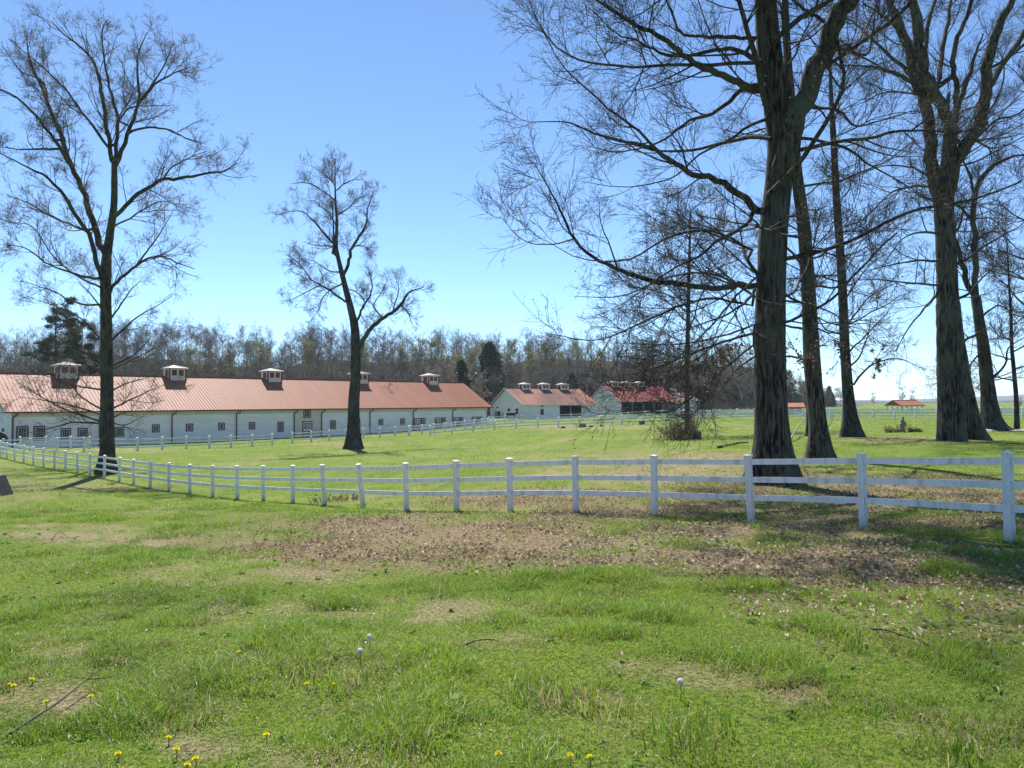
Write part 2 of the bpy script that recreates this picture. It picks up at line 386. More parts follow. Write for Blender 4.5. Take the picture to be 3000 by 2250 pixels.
# ------------------------------------------------------------------ grass and leaf litter (uncountable)
def scatter(n, d0, d1, half):
    d = np.sqrt(RNG.random(n) * (d1 * d1 - d0 * d0) + d0 * d0)
    x = (RNG.random(n) * 2 - 1) * half * d
    return x, d
def blades(x, y, h, wd, col, seg=True, lean=(0.25, 0.9), flatm=None):
    n = len(x); z = ground(x, y) - 0.01
    az = RNG.random(n) * 2 * PI; fz = RNG.random(n) * 2 * PI
    ln = lean[0] + RNG.random(n) * (lean[1] - lean[0])
    if flatm is not None: ln = np.where(flatm, 0.9 + 0.35 * RNG.random(n), ln)
    bx, by = np.cos(az) * h * ln, np.sin(az) * h * ln
    wx, wy = np.cos(fz) * wd / 2, np.sin(fz) * wd / 2
    base = np.stack([x, y, z], 1); Wv = np.stack([wx, wy, 0 * wx], 1)
    tip = base + np.stack([bx, by, h * np.sqrt(np.clip(1 - 0.55 * ln ** 2, 0.1, 1))], 1)
    if seg:
        mid = base + np.stack([bx * 0.33, by * 0.33, h * 0.6], 1)
        V = np.stack([base - Wv, base + Wv, mid + Wv * 0.8, mid - Wv * 0.8, tip], 1).reshape(-1, 3)
        k = np.arange(n)[:, None] * 5
        return V, k + [[0, 1, 2, 3]], k + [[3, 2, 4]], np.repeat(col, 5, 0)
    V = np.stack([base - Wv, base + Wv, tip], 1).reshape(-1, 3)
    k = np.arange(n)[:, None] * 3
    return V, np.zeros((0, 4), int), k + [[0, 1, 2]], np.repeat(col, 3, 0)
def bladecol(x, y, dry):
    n = len(x)
    g1 = np.array([0.10, 0.205, 0.012]); g2 = np.array([0.31, 0.42, 0.04]); g3 = np.array([0.20, 0.34, 0.07])
    t = np.clip(0.9 * fbm(x, y, .45)[:, None] + 0.7 * (fbm(x, y + 50, 2.6)[:, None] - .5) - .12 + 0.65 * (RNG.random((n, 1)) ** 1.3), 0, 1)
    c = g1 * (1 - t) + g2 * t
    m = (RNG.random((n, 1)) < 0.25); c = np.where(m, g3 * (0.7 + 0.6 * RNG.random((n, 1))), c)
    st = np.array([0.46, 0.38, 0.22]) * (0.6 + 0.7 * RNG.random((n, 1)))
    isdry = RNG.random(n) < 0.13 + 0.25 * sstep(.45, .7, fbm(x - 20, y + 8, .7)) + 0.75 * dry
    return np.where(isdry[:, None], st, c), isdry
parts = []
for (n, d0, d1, half, h0, h1, wmin, seg) in ((430000, 3.0, 8.0, 0.72, 0.025, 0.085, 0.0042, True), (400000, 7.5, 17, 0.72, 0.025, 0.08, 0.0058, True),
                                              (260000, 16, 40, 0.72, 0.03, 0.085, 0.012, False), (130000, 38, 105, 0.70, 0.04, 0.11, 0.03, False)):
    x, y = scatter(n, d0, d1, half)
    s0, l0, dr0, w0 = patches(x, y)
    clump = fbm(x + 11, y, 0.55)
    keep = RNG.random(n) < np.clip((1 - 0.93 * s0) * (1 - 0.86 * l0) * (0.45 + 0.8 * sstep(0.3, 0.7, clump)), 0.02, 1) * np.where(dr0 > 0.6, 0.75, 1)
    x, y, dr0, clump = x[keep], y[keep], dr0[keep], clump[keep]
    col, isdry = bladecol(x, y, dr0)
    hh = (h0 + (h1 - h0) * RNG.random(len(x))) * (0.5 + 1.35 * sstep(0.42, 0.78, clump)) * np.where(isdry, 0.6, 1) * np.clip(1.15 - 0.7 * dr0, 0.35, 1.2)
    broad = RNG.random(len(x)) < .10; hh = np.where(broad, hh * .6, hh); hh = np.where(isdry, hh * 1.35, hh)
    parts.append(blades(x, y, hh, np.where(broad, 2.6, 1.0) * np.maximum(wmin * (0.7 + 0.6 * RNG.random(len(x))), y * 0.00042), col, seg, (0.2, 1.0), isdry))
# taller tufts: chosen spots in the foreground and along the foot of the fence
TUFTS = [(1560,2045,.16),(1640,2060,.17),(2010,2190,.18),(560,2120,.15),(1690,1680,.14),(1300,1735,.16),(700,1740,.15),(1160,2230,.18),(150,1620,.12),(430,1730,.12),(700,1770,.13),
         (300,1920,.12),(900,1990,.13),(2230,1550,.16),(1060,1482,.14),(1600,1490,.12),(2880,2230,.15),(2050,2150,.16),(1180,1960,.13),(1000,2020,.14),(1830,1700,.12),(1780,2090,.14),
         (480,2030,.13),(2500,1900,.12),(2750,2200,.15),(390,1440,.2),(330,1420,.2),(250,1400,.25),(560,1455,.16),(640,1462,.14),(2180,1440,.2),(2300,1425,.2),(2360,1430,.18)]
xs, ys, hs = [], [], []
for px, py, h in TUFTS:
    v = ray(px, py); s = 1.0
    for _ in range(60):
        s_ = s; p = CAM + v * s
        s += (p[2] - gz(p[0], p[1])) / max(-v[2], 0.02) * 0.6
    p = CAM + v * s; n = 90
    r = 0.02 + 0.14 * RNG.random(n) ** 0.8 * (h / 0.13); a = RNG.random(n) * 2 * PI
    xs.append(p[0] + r * np.cos(a)); ys.append(p[1] + r * np.sin(a)); hs.append(h * (0.5 + 0.6 * RNG.random(n)))
x, y, hh = map(np.concatenate, (xs, ys, hs)); col, _ = bladecol(x, y, 0 * x)
parts.append(blades(x, y, hh, np.maximum(0.006, y * 0.00045) + 0 * x, col * 0.85, True, (0.2, 0.8)))
nw = 650; wx_, wy_ = scatter(nw, 3.2, 14, .72); k = 9   # flat rosettes of broad leaved weeds
x = np.repeat(wx_, k) + RNG.normal(size=nw * k) * .012; y = np.repeat(wy_, k) + RNG.normal(size=nw * k) * .012
wc = np.repeat(np.array([.13, .25, .03]) * (.7 + .8 * RNG.random((nw, 1))), k, 0)
parts.append(blades(x, y, np.repeat(.03 + .035 * RNG.random(nw), k) * (.7 + .5 * RNG.random(nw * k)), .013 + .012 * RNG.random(nw * k), wc, True, (1.1, 1.34)))
off = 0; Vs, Qs, Ts, Cs = [], [], [], []
for V, q, t, c in parts:
    Vs.append(V); Qs.append(q + off); Ts.append(t + off); Cs.append(c); off += len(V)
MT['grass'] = leafmat('grass_blade', 0, 0, 0.5, True, 0.45, 0.4)
tag(link('grass', np_mesh('grass', np.concatenate(Vs), np.concatenate(Qs), np.concatenate(Ts), mats=[MT['grass']], colors=np.concatenate(Cs), smooth=False)),
    'short spring grass growing over the meadow', 'grass', kind='stuff')
# fallen leaves
Vs, Qs, Cs, off = [], [], [], 0
for n, d0, d1, size in ((170000, 4.0, 24, 0.042), (30000, 22, 50, 0.07)):
    x, y = scatter(n, d0, d1, 0.74)
    s0, l0, dr0, w0 = patches(x, y)
    keep = RNG.random(n) < np.clip(l0 * 1.15 - 0.06, 0.002, 1) * (0.25 + 1.2 * sstep(0.3, 0.65, fbm(x, y + 5, 0.8)))
    x, y = x[keep], y[keep]; n = len(x); z = ground(x, y) + 0.012 + 0.03 * RNG.random(n)
    a = RNG.random(n) * 2 * PI; L = size * (0.55 + 0.8 * RNG.random(n)); Wd = L * (0.18 + 0.22 * RNG.random(n))
    tx, ty = (RNG.random(n) - 0.5) * 1.3, (RNG.random(n) - 0.5) * 1.3
    cu = L * (0.1 + 0.5 * RNG.random(n))
    loc = [(-.5, 0, 0), (-.15, .5, 1), (.2, .4, 1), (.5, 0, .2), (.2, -.4, 1), (-.15, -.5, 1)]
    V = np.zeros((n, 6, 3))
    for k, (p, q, cz) in enumerate(loc):
        lx, ly = p * L, q * Wd * 2 * (0.8 + 0.4 * RNG.random(n))
        V[:, k, 0] = x + np.cos(a) * lx - np.sin(a) * ly; V[:, k, 1] = y + np.sin(a) * lx + np.cos(a) * ly
        V[:, k, 2] = z + cz * cu + tx * lx * 0.8 + ty * ly * 0.8
    k = np.arange(n)[:, None] * 6 + off
    Qs += [k + [[0, 1, 4, 5]], k + [[1, 2, 3, 4]]]
    Qs[-2] = k + [[0, 1, 2, 3]]; Qs[-1] = k + [[0, 3, 4, 5]]
    tt = RNG.random((n, 1)); c = np.array([0.18, 0.115, 0.06]) * (1 - tt) + np.array([0.56, 0.46, 0.31]) * tt
    Vs.append(V.reshape(-1, 3)); Cs.append(np.repeat(c, 6, 0)); off += n * 6
MT['litter'] = leafmat('fallen_leaf', 0, 0, 0.2, True, 0.6, 0.3)
tag(link('fallen_leaves', np_mesh('fallen_leaves', np.concatenate(Vs), np.concatenate(Qs), mats=[MT['litter']], colors=np.concatenate(Cs), smooth=False)),
    'brown fallen oak leaves scattered under the trees and fence', 'leaves', kind='stuff')

# ------------------------------------------------------------------ trees
def resample(pts, rad, n):
    pts = np.asarray(pts, float); rad = np.asarray(rad, float)
    P = np.vstack([2 * pts[0] - pts[1], pts, 2 * pts[-1] - pts[-2]])
    L = np.concatenate([[0], np.cumsum(np.linalg.norm(np.diff(pts, axis=0), axis=1))])
    t = np.linspace(0, L[-1], n); i = np.clip(np.searchsorted(L, t, 'right') - 1, 0, len(pts) - 2)
    u = ((t - L[i]) / (L[i + 1] - L[i]))[:, None]
    p0, p1, p2, p3 = P[i], P[i + 1], P[i + 2], P[i + 3]
    out = 0.5 * (2 * p1 + (p2 - p0) * u + (2 * p0 - 5 * p1 + 4 * p2 - p3) * u ** 2 + (3 * p1 - p0 - 3 * p2 + p3) * u ** 3)
    return out, np.interp(t, L, rad)
def tubes(P, R, sides, ridge=0.0):
    """P (n,k,3) paths, R (n,k) radii -> vertices, quads"""
    n, k, _ = P.shape
    T = np.empty_like(P); T[:, 1:-1] = P[:, 2:] - P[:, :-2]; T[:, 0] = P[:, 1] - P[:, 0]; T[:, -1] = P[:, -1] - P[:, -2]
    T /= np.linalg.norm(T, axis=2, keepdims=True) + 1e-9
    main = P[:, -1] - P[:, 0]; main /= np.linalg.norm(main, axis=1, keepdims=True) + 1e-9
    ref = np.where(np.abs(main[:, 2:3]) < 0.75, np.array([[0, 0, 1.0]]), np.array([[0.35, 0.94, 0.0]]))[:, None, :]
    A = np.cross(T, ref); A /= np.linalg.norm(A, axis=2, keepdims=True) + 1e-9
    B = np.cross(T, A)
    ph = np.arange(sides) / sides * 2 * PI
    Rr = R[:, :, None] * np.ones(sides)
    if ridge:
        Rr = Rr * (1 + ridge * (RNG.random((n, k, sides)) - 0.5) + ridge * 0.7 * np.sin(ph * 3 + RNG.random((n, 1, 1)) * 6))
    V = P[:, :, None, :] + Rr[..., None] * (A[:, :, None, :] * np.cos(ph)[:, None] + B[:, :, None, :] * np.sin(ph)[:, None])
    idx = np.arange(n * k * sides).reshape(n, k, sides)
    a = idx[:, :-1, :]; bq = np.roll(a, -1, 2); d = idx[:, 1:, :]; c = np.roll(d, -1, 2)
    return V.reshape(-1, 3), np.stack([a, bq, c, d], -1).reshape(-1, 4)
def grow(P, R, cnt, lens, ang=(35, 70), t0=0.25, trop=0.06, wob=0.25, k=5, rmul=0.55, rtip=0.004, rmax=9, flat=None, lenfall=0.5):
    """children on paths; cnt per parent (float array) ; lens (lo,hi) metres or factor array"""
    n, kk, _ = P.shape
    num = RNG.poisson(cnt, n) if np.isscalar(cnt) else RNG.poisson(cnt)
    par = np.repeat(np.arange(n), num); m = len(par)
    if m == 0: return np.zeros((0, k, 3)), np.zeros((0, k))
    t = t0 + (1 - t0) * RNG.random(m) ** 0.9
    f = t * (kk - 1); i = np.clip(f.astype(int), 0, kk - 2); u = (f - i)
    p = P[par, i] * (1 - u)[:, None] + P[par, i + 1] * u[:, None]
    r = R[par, i] * (1 - u) + R[par, i + 1] * u
    T = P[par, i + 1] - P[par, i]; T /= np.linalg.norm(T, axis=1, keepdims=True) + 1e-9
    rv = RNG.normal(size=(m, 3)); rv -= (rv * T).sum(1, keepdims=True) * T; rv /= np.linalg.norm(rv, axis=1, keepdims=True) + 1e-9
    th_ = np.radians(ang[0] + (ang[1] - ang[0]) * RNG.random(m))
    D = T * np.cos(th_)[:, None] + rv * np.sin(th_)[:, None]
    if flat: D[:, 2] *= flat; D /= np.linalg.norm(D, axis=1, keepdims=True)
    Ln = (lens[0] + (lens[1] - lens[0]) * RNG.random(m)) * (1 - lenfall * t)
    out = np.zeros((m, k, 3)); out[:, 0] = p
    for s in range(1, k):
        D = D + RNG.normal(size=(m, 3)) * wob * (0.45 if s == 1 else 1); D[:, 2] += trop
        D /= np.linalg.norm(D, axis=1, keepdims=True)
        out[:, s] = out[:, s - 1] + D * (Ln / (k - 1))[:, None]
    rb = np.clip(np.minimum(r * rmul, Ln * 0.0125 + 0.002), rtip * 1.2, rmax)
    tt = np.linspace(0, 1, k)
    return out, rb[:, None] * (1 - tt) ** 0.8 + rtip * tt
def leafbits(P, n, size, spread):
    """small bud or leaf faces near the outer ends of twig paths"""
    m, k, _ = P.shape
    a = RNG.integers(0, m, n); i = RNG.integers(max(1, k - 3), k, n)
    p = P[a, i] + RNG.normal(size=(n, 3)) * spread
    d1 = RNG.normal(size=(n, 3)); d1 /= np.linalg.norm(d1, axis=1, keepdims=True)
    d2 = np.cross(d1, RNG.normal(size=(n, 3))); d2 /= np.linalg.norm(d2, axis=1, keepdims=True)
    s = (size * (0.5 + RNG.random(n)))[:, None]
    V = np.stack([p - d1 * s, p + d2 * s * 0.5, p + d1 * s, p - d2 * s * 0.5], 1).reshape(-1, 3)
    return V, np.arange(n * 4).reshape(n, 4)
def join(lst):
    Vs, Qs, off = [], [], 0
    for V, q in lst: Vs.append(V); Qs.append(q + off); off += len(V)
    return np.concatenate(Vs), np.concatenate(Qs)
def F(*p): return [(x * 1.35624, y * 1.35624) for x, y in p]
def R1(*p): return [(x / 2.949, 1000 + y / 2.949) for x, y in p]
def R5(*p): return [(x / 1.58, y / 1.58) for x, y in p]
def R6(*p): return [(750 + x / 1.7467, 400 + y / 1.7467) for x, y in p]
def R7(*p): return [(1400 + x / 1.844, y / 1.844) for x, y in p]
def R8(*p): return [(2200 + x / 1.844, y / 1.844) for x, y in p]
def traced_tree(name, label, cat, d, base_px, trunk, limbs, mats, group=None, extra=(), levels=(), flare=0.8, buds=None, dead=None, tsides=18, top=None):
    """trunk / limbs: (pixel polyline, [radii px], depth swing). levels: grow() settings, outwards."""
    base = gpt(base_px, d)
    root = empty(name, base); tag(root, label, cat, group)
    def w3(pl, dz):
        n = len(pl); return np.array([at(px, py, d + dz * (i / max(n - 1, 1)) ** 0.8) for i, (px, py) in enumerate(pl)])
    main = []
    for j, (pl, rp, dz) in enumerate([trunk] + list(limbs)):
        p = w3(pl, dz)
        if j == 0: p[0, 2] = base[2] - 0.25
        rr = np.interp(np.linspace(0, 1, len(p)), np.linspace(0, 1, len(rp)), rp) / F_PX * d
        n = 36 if j == 0 else max(10, len(p) * 3)
        p, rr = resample(p, rr, n)
        if j: p[1:] += RNG.normal(size=(n - 1, 3)) * np.minimum(rr[1:, None] * 0.35, 0.05)
        if j:   # let the limb start inside the wood it grows from
            Q_ = np.concatenate([m_[0] for m_ in main]); dd_ = np.linalg.norm(Q_ - p[0], axis=1); q_ = int(np.argmin(dd_))
            if .02 < dd_[q_] < 1.6: p = np.concatenate([Q_[q_:q_ + 1], p]); rr = np.concatenate([rr[:1], rr])
        main.append((p, rr))
    for p0, dirv, ln, r0, n in extra:   # limbs growing towards, away from and above the view
        D = np.array(dirv, float); D /= np.linalg.norm(D); pts = [np.array(p0, float)]
        for s in range(n):
            D = D + RNG.normal(size=3) * 0.16 + np.array([0, 0, 0.05]); D /= np.linalg.norm(D); pts.append(pts[-1] + D * ln / n)
        p, rr = resample(np.array(pts), np.linspace(r0, 0.02, len(pts)), 16); main.append((p, rr))
    tv = []
    for j, (p, rr) in enumerate(main):
        V, q = tubes(p[None], rr[None], tsides if j == 0 else 8, 0.07 if j == 0 else 0.05)
        if j == 0 and flare:
            h = V[:, 2] - base[2]; ax = np.stack([np.interp(V[:, 2], p[:, 2], p[:, 0]), np.interp(V[:, 2], p[:, 2], p[:, 1])], 1)
            of = V[:, :2] - ax; ph = np.arctan2(of[:, 1], of[:, 0])
            hs = rr[0] * 1.3
            V[:, :2] = ax + of * (1 + flare * np.exp(-np.clip(h, 0, 9) / hs) * (0.65 + 0.55 * np.cos(5 * ph + 1)))[:, None]
        tv.append((V, q))
    V, q = join(tv)
    link('trunk', np_mesh('trunk', V - base, q, mats=[mats[0]]), root)
    # crown
    K = 24
    def res(p, rr):
        return resample(p, rr, K)
    MP = [res(p, rr) for p, rr in main[1:]]
    P = np.stack([m[0] for m in MP]); R = np.stack([m[1] for m in MP])
    L = np.linalg.norm(np.diff(P, axis=1), axis=2).sum(1)
    cv = []; last = None
    for i, lv in enumerate(levels):
        lv = dict(lv); cnt = lv.pop('cnt'); sd = lv.pop('sides', 4)
        if i == 0: cnt = L * cnt
        P2, R2 = grow(P, R, cnt, **lv)
        if lv.get('_', 0): pass
        cv.append(tubes(P2, R2, sd)); last = P2
        P, R = P2, R2
    V, q = join(cv)
    nq1 = len(q); qm = np.zeros(nq1, int); ml = [mats[1]]
    for k, spec in enumerate([s for s in (buds, dead, top) if s]):
        n, size, spread, mat = spec[:4]; src = last
        if len(spec) > 4 and callable(spec[4]):
            wgt = spec[4](src[:, -1]); src = src[RNG.choice(len(src), 9000, p=wgt / wgt.sum())]
        elif len(spec) > 4:
            pr = project(last[:, -1])
            x0, y0, x1, y1 = spec[4]; sel = (pr[0] > x0) & (pr[0] < x1) & (pr[1] > y0) & (pr[1] < y1)
            src = last[sel]
            if len(src) < 5: continue
        LV, LQ = leafbits(src, n, size, spread)
        q = np.concatenate([q, LQ + len(V)]); V = np.concatenate([V, LV]); ml.append(mat); qm = np.concatenate([qm, np.full(len(LQ), len(ml) - 1)])
    link('crown', np_mesh('crown', V - base, q, mats=ml, qm=qm, smooth=False), root)
    return root

LV_BIG = [dict(cnt=1.75, lens=(1.1, 4.4), ang=(28, 62), t0=0.10, trop=0.07, wob=0.10, k=8, sides=5, rtip=0.007, lenfall=0.5),
          dict(cnt=6.0, lens=(0.5, 1.9), ang=(25, 58), t0=0.15, trop=0.05, wob=0.11, k=5, sides=4, rtip=0.005),
          dict(cnt=4.5, lens=(0.3, 1.0), ang=(25, 58), t0=0.12, trop=0.04, wob=0.13, k=4, sides=3, rtip=0.004),
          dict(cnt=2.0, lens=(0.12, 0.45), ang=(25, 60), t0=0.15, trop=0.05, wob=0.15, k=3, sides=3, rtip=0.0033)]
def LV(l0=1.0, dens=1.0, tip=1.0, l1=1.0, wob=1.0, trop=1.0, fall=.5):
    o = []
    for i, lv in enumerate(LV_BIG):
        lv = dict(lv); s = l0 if i == 0 else l1
        lv['lens'] = (lv['lens'][0] * s, lv['lens'][1] * s); lv['cnt'] = lv['cnt'] * (dens if i < 2 else 1); lv['rtip'] *= tip
        lv['wob'] *= wob; lv['lenfall'] = fall if i == 0 else .5; lv['trop'] *= trop
        o.append(lv)
    return o

# the tall tree at the left
traced_tree('tall_tree', 'tall budding tree with a forked trunk behind the left end of the nearest white fence', 'tree', 48, 310,
  (F((234,1030),(232,900),(231,780),(229,650)) + R5((490,1235),(510,1080),(528,950),(530,760)), [21, 18.5, 17, 15, 14, 11, 9.5, 8], 0.5),
  [(R5((530,760),(515,700),(490,550),(460,380),(440,300),(390,230),(300,160),(240,100)), [7, 1.2], -3),
   (R5((530,760),(548,560),(520,450),(490,330),(470,150),(500,90)), [6, 1], 3),
   (R5((533,770),(590,620),(640,480),(635,350),(640,250),(680,150)), [6.5, 1], 1),
   (R5((640,480),(700,400),(760,300),(800,200)), [4, 1], 3), (R5((645,470),(720,390),(800,340),(880,310)), [4, 1], -3),
   (R5((590,620),(680,590),(770,595),(860,640),(935,665)), [4, 1], -1),
   (R5((545,990),(600,930),(680,870),(750,835),(850,825),(950,805),(1040,790),(1100,755)), [6, 5, 1.2], -2),
   (R5((750,835),(800,770),(900,720),(960,700)), [3, .8], 2),
   (R5((492,1200),(450,1100),(420,980),(380,870),(330,770),(290,650),(250,550),(200,420),(140,280),(120,150)), [10, 8, 6, 1], 2),
   (R5((330,770),(250,640),(150,520),(60,440),(-30,400)), [5.5, 1.2], -2), (R5((500,680),(420,570),(340,460),(260,370),(150,270),(40,180)), [4.5, 1], 2),
   (R5((470,1290),(440,1180),(400,1070),(330,960),(270,870),(200,810),(120,770),(0,710)), [7, 5, 1.2], -3),
   (R5((400,1070),(330,1040),(250,1010),(150,950),(30,900)), [4, 1], 2), (R5((465,1285),(380,1280),(300,1250),(220,1220),(120,1150),(30,1130)), [4, .9], -2),
   (R5((300,650),(230,500),(200,380),(100,330),(10,210)), [4, 1], 3), (R5((280,690),(180,690),(90,690),(0,680)), [4, 1], 1),
   (R5((465,1330),(400,1300),(330,1260),(250,1190),(150,1050),(60,1030)), [3.5, .9], 3), (R5((510,1335),(570,1280),(630,1230),(700,1190),(760,1190),(830,1220),(900,1245)), [5, 1], -2),
   (R5((630,1230),(690,1150),(740,1080),(800,980)), [3, .8], 2), (R5((465,1410),(400,1410),(320,1390),(250,1350),(100,1300)), [3.5, .9], -1),
   (R5((520,1050),(600,1010),(680,960),(760,930),(830,960)), [3, .8], 3), (R5((548,560),(600,500),(680,490),(790,490)), [3, .8], 0)],
  [MT['bark_moss'], MT['twig_pale']], levels=LV(0.85, .92, 1.2), flare=0.9,
  buds=(26000, 0.03, 0.04, MT['bud']), dead=(6000, 0.03, 0.04, MT['bud_red']))

# low spreading tree standing behind it
traced_tree('spreading_tree', 'low bare spreading tree whose branches cross the roof behind the tall left tree', 'tree', 55, 322,
  (F((238,985),(237,880),(237,760),(238,640),(240,560)), [9, 8, 6, 3.5, 1.5], 0.4),
  [(R1((885,700),(720,640),(500,560),(280,430),(150,350)), [3, .6], -3), (R1((890,600),(700,480),(600,350),(480,250)), [3, .6], 2), (R1((890,710),(650,700),(400,760),(330,800)), [3, .6], -2),
   (R1((960,430),(1100,360),(1300,310)), [3, .6], 2), (R1((960,590),(1200,470),(1420,370)), [3, .6], -3), (R1((960,660),(1100,610),(1300,600)), [2.5, .6], 1), (R1((960,700),(1080,720),(1250,640)), [2.5, .6], -1),
   (R1((890,220),(760,110),(600,30),(450,-60)), [3.5, .6], -2), (R1((950,220),(1150,120),(1300,-30)), [3, .6], 2), (R1((890,420),(650,380),(400,300),(180,260)), [3, .6], 3), (R1((890,640),(640,560),(380,510),(160,480)), [3, .6], 1),
   (F((238,760),(190,700),(140,670),(60,640)), [3, .6], 2), (F((238,740),(290,690),(340,660),(372,640)), [3, .6], -2), (F((238,700),(200,640),(170,610)), [3, .6], -3), (F((238,690),(280,630),(310,600)), [3, .6], 3),
   (F((238,650),(225,600),(205,570)), [2, .5], 1), (F((238,640),(255,590),(270,560)), [2, .5], -1), (F((238,800),(300,770),(360,740)), [2.5, .6], 3), (F((238,820),(170,780),(90,760)), [2.5, .6], -3)],
  [MT['bark_grey'], MT['twig_pale']], levels=LV(0.72, .85, 1.3), flare=0.5)

# the tree in the middle of the meadow
traced_tree('meadow_tree', 'lone tree with a leaning trunk in the middle of the meadow before the long barn', 'tree', 73, 1036,
  (R6((502,1605),(501,1480),(503,1350),(511,1200),(508,1000),(490,900),(460,780),(435,680),(410,560),(415,450),(408,350),(405,250),(405,110)), [19, 17, 15.5, 13, 9.5, 7.5, 5.5, 4, 2.5, 1], 1),
  [(R6((525,1080),(560,1020),(610,960),(680,910),(740,860),(780,800),(860,770)), [7.5, 6, 4.5, 1], -2), (R6((740,860),(775,900),(800,960)), [2.5, .7], 2), (R6((515,945),(545,880),(580,820),(595,760),(580,700)), [4, 1], 2),
   (R6((455,845),(390,795),(330,760),(280,730),(220,650),(150,600)), [3.5, .8], -2), (R6((430,760),(390,780),(340,830),(320,890),(280,940)), [2.5, .7], 2), (R6((445,720),(470,650),(490,580),(510,540),(560,460),(570,380),(600,280)), [5, 4, 1], -2),
   (R6((385,540),(330,470),(280,420),(220,380),(100,400)), [3.5, .8], 2), (R6((408,330),(360,290),(270,240),(180,240)), [2.5, .7], -1), (R6((415,400),(470,370),(520,320),(590,290)), [2.5, .7], 2),
   (R6((405,250),(350,190),(280,150)), [2, .6], 2), (R6((406,280),(470,230),(550,220)), [2, .6], -2), (R6((435,690),(380,690),(300,640),(230,620)), [2.2, .6], -3), (R6((560,850),(520,800),(470,780)), [2, .6], 1),
   (R6((650,925),(600,870),(640,800),(680,720)), [2.5, .6], 2), (R6((500,560),(550,560),(600,590)), [2, .6], 1), (R6((410,560),(330,560),(240,540)), [2.2, .6], 3), (R6((700,890),(730,790),(720,740)), [2.2, .6], -2),
   (R6((400,600),(395,450),(390,350),(370,250)), [3, .7], 3), (R6((390,600),(410,480),(380,400),(300,330)), [2.5, .6], -3), (R6((330,760),(270,790),(190,830),(150,840)), [2, .6], 1), (R6((405,200),(430,150),(440,120)), [1.4, .5], 1)],
  [MT['bark_grey'], MT['twig_pale']], levels=LV(0.66, 1.0, 1.3, 0.9), flare=0.8, buds=(10000, 0.04, 0.05, MT['bud']))

# the great oak on the right; unseen upper buds and limbs are added to shade the lawn
SUN_AZ = math.radians(-16.0); SUN_EL = math.radians(54.0)
def SHADE(P):  # weights twigs for added buds by where their shadow lands
    k = (P[:, 2] + .35) / math.tan(SUN_EL); gx_ = P[:, 0] - k * math.sin(SUN_AZ); gy_ = P[:, 1] - k * math.cos(SUN_AZ)
    a, b_, zc = project(np.stack([gx_, gy_, np.full(len(P), -.35)], 1)); cl = fbm(gx_, gy_, 1.1)
    w = np.maximum(blob(a, b_, 2420, 1600, 800, 120, .1), .9 * blob(a, b_, 2850, 1740, 330, 170)) * sstep(.36, .60, cl)
    pa, pb, _ = project(P)
    return np.where((P[:, 2] > 3) & (zc > 1) & (pb < -60), w, 0) + 1e-7
pT = lambda x, y, d: at(x * 1.35624, y * 1.35624, d)
OAKX = [(pT(1660, 420, 22), (0.3, -1, 0.25), 6.8, 0.080, 9), (pT(1662, 250, 22), (-0.2, -1, 0.35), 7.2, 0.090, 9), (pT(1668, 560, 22), (0.8, -0.8, 0.15), 6.4, 0.065, 9), (pT(1690, 330, 22), (1, 0.2, 0.3), 6.4, 0.070, 9),
        (pT(1655, 100, 22), (0.5, -1, 0.3), 7.2, 0.085, 9), (pT(1655, -50, 22), (-0.6, -0.9, 0.4), 10, .18, 9), (pT(1650, -120, 22), (0.8, -0.6, 0.5), 10, .18, 9), (pT(1650, -180, 22), (-1, 0.1, 0.5), 9, .16, 9),
        (pT(1650, -60, 22), (-0.2, 1, 0.3), 9, .16, 9), (pT(1665, 300, 22), (-0.3, 1, 0.2), 6.4, 0.065, 9), (pT(1840, -20, 22), (0.9, -0.5, 0.5), 7.2, 0.075, 9), (pT(1840, -40, 22), (0.2, -1, 0.5), 9, .15, 9), (pT(1760, 160, 22), (0.9, -0.7, 0.3), 6.4, 0.065, 9),
        (pT(1670, 640, 22), (0.9, 0.3, 0.05), 4.8, 0.045, 9), (pT(1670, 700, 22), (0.6, -0.9, 0.0), 4.8, 0.045, 9), (pT(1645, -250, 22), (0.3, -0.6, 1), 8, .15, 9), (pT(1645, -250, 22), (-0.5, -0.3, 1), 8, .14, 9), (pT(1645, -280, 22), (0.2, 0.4, 1), 7, .12, 9)]
for _y, _a in [(-60 - 10 * i, -1.85 + 1.55 * ((i * 7) % 26) / 26) for i in range(26)] + [(-60, .2), (-140, .6), (-220, 1.2)]:  # limbs above the view, aimed so their shade falls on the right lawn
    OAKX.append((pT(1655, _y, 22), (math.sin(_a), -math.cos(_a), .10 + .25 * RNG.random()), (8.5 if _a > -1.15 else 6.0) + 1.5 * RNG.random(), .17, 9))
for i in range(9):
    _a = -1.2 + .8 * i / 8; OAKX.append((pT(1655, -150 - 22 * i, 22), (math.sin(_a), -math.cos(_a), .06 + .1 * RNG.random()), 10 + 1.5 * RNG.random(), .17, 10))
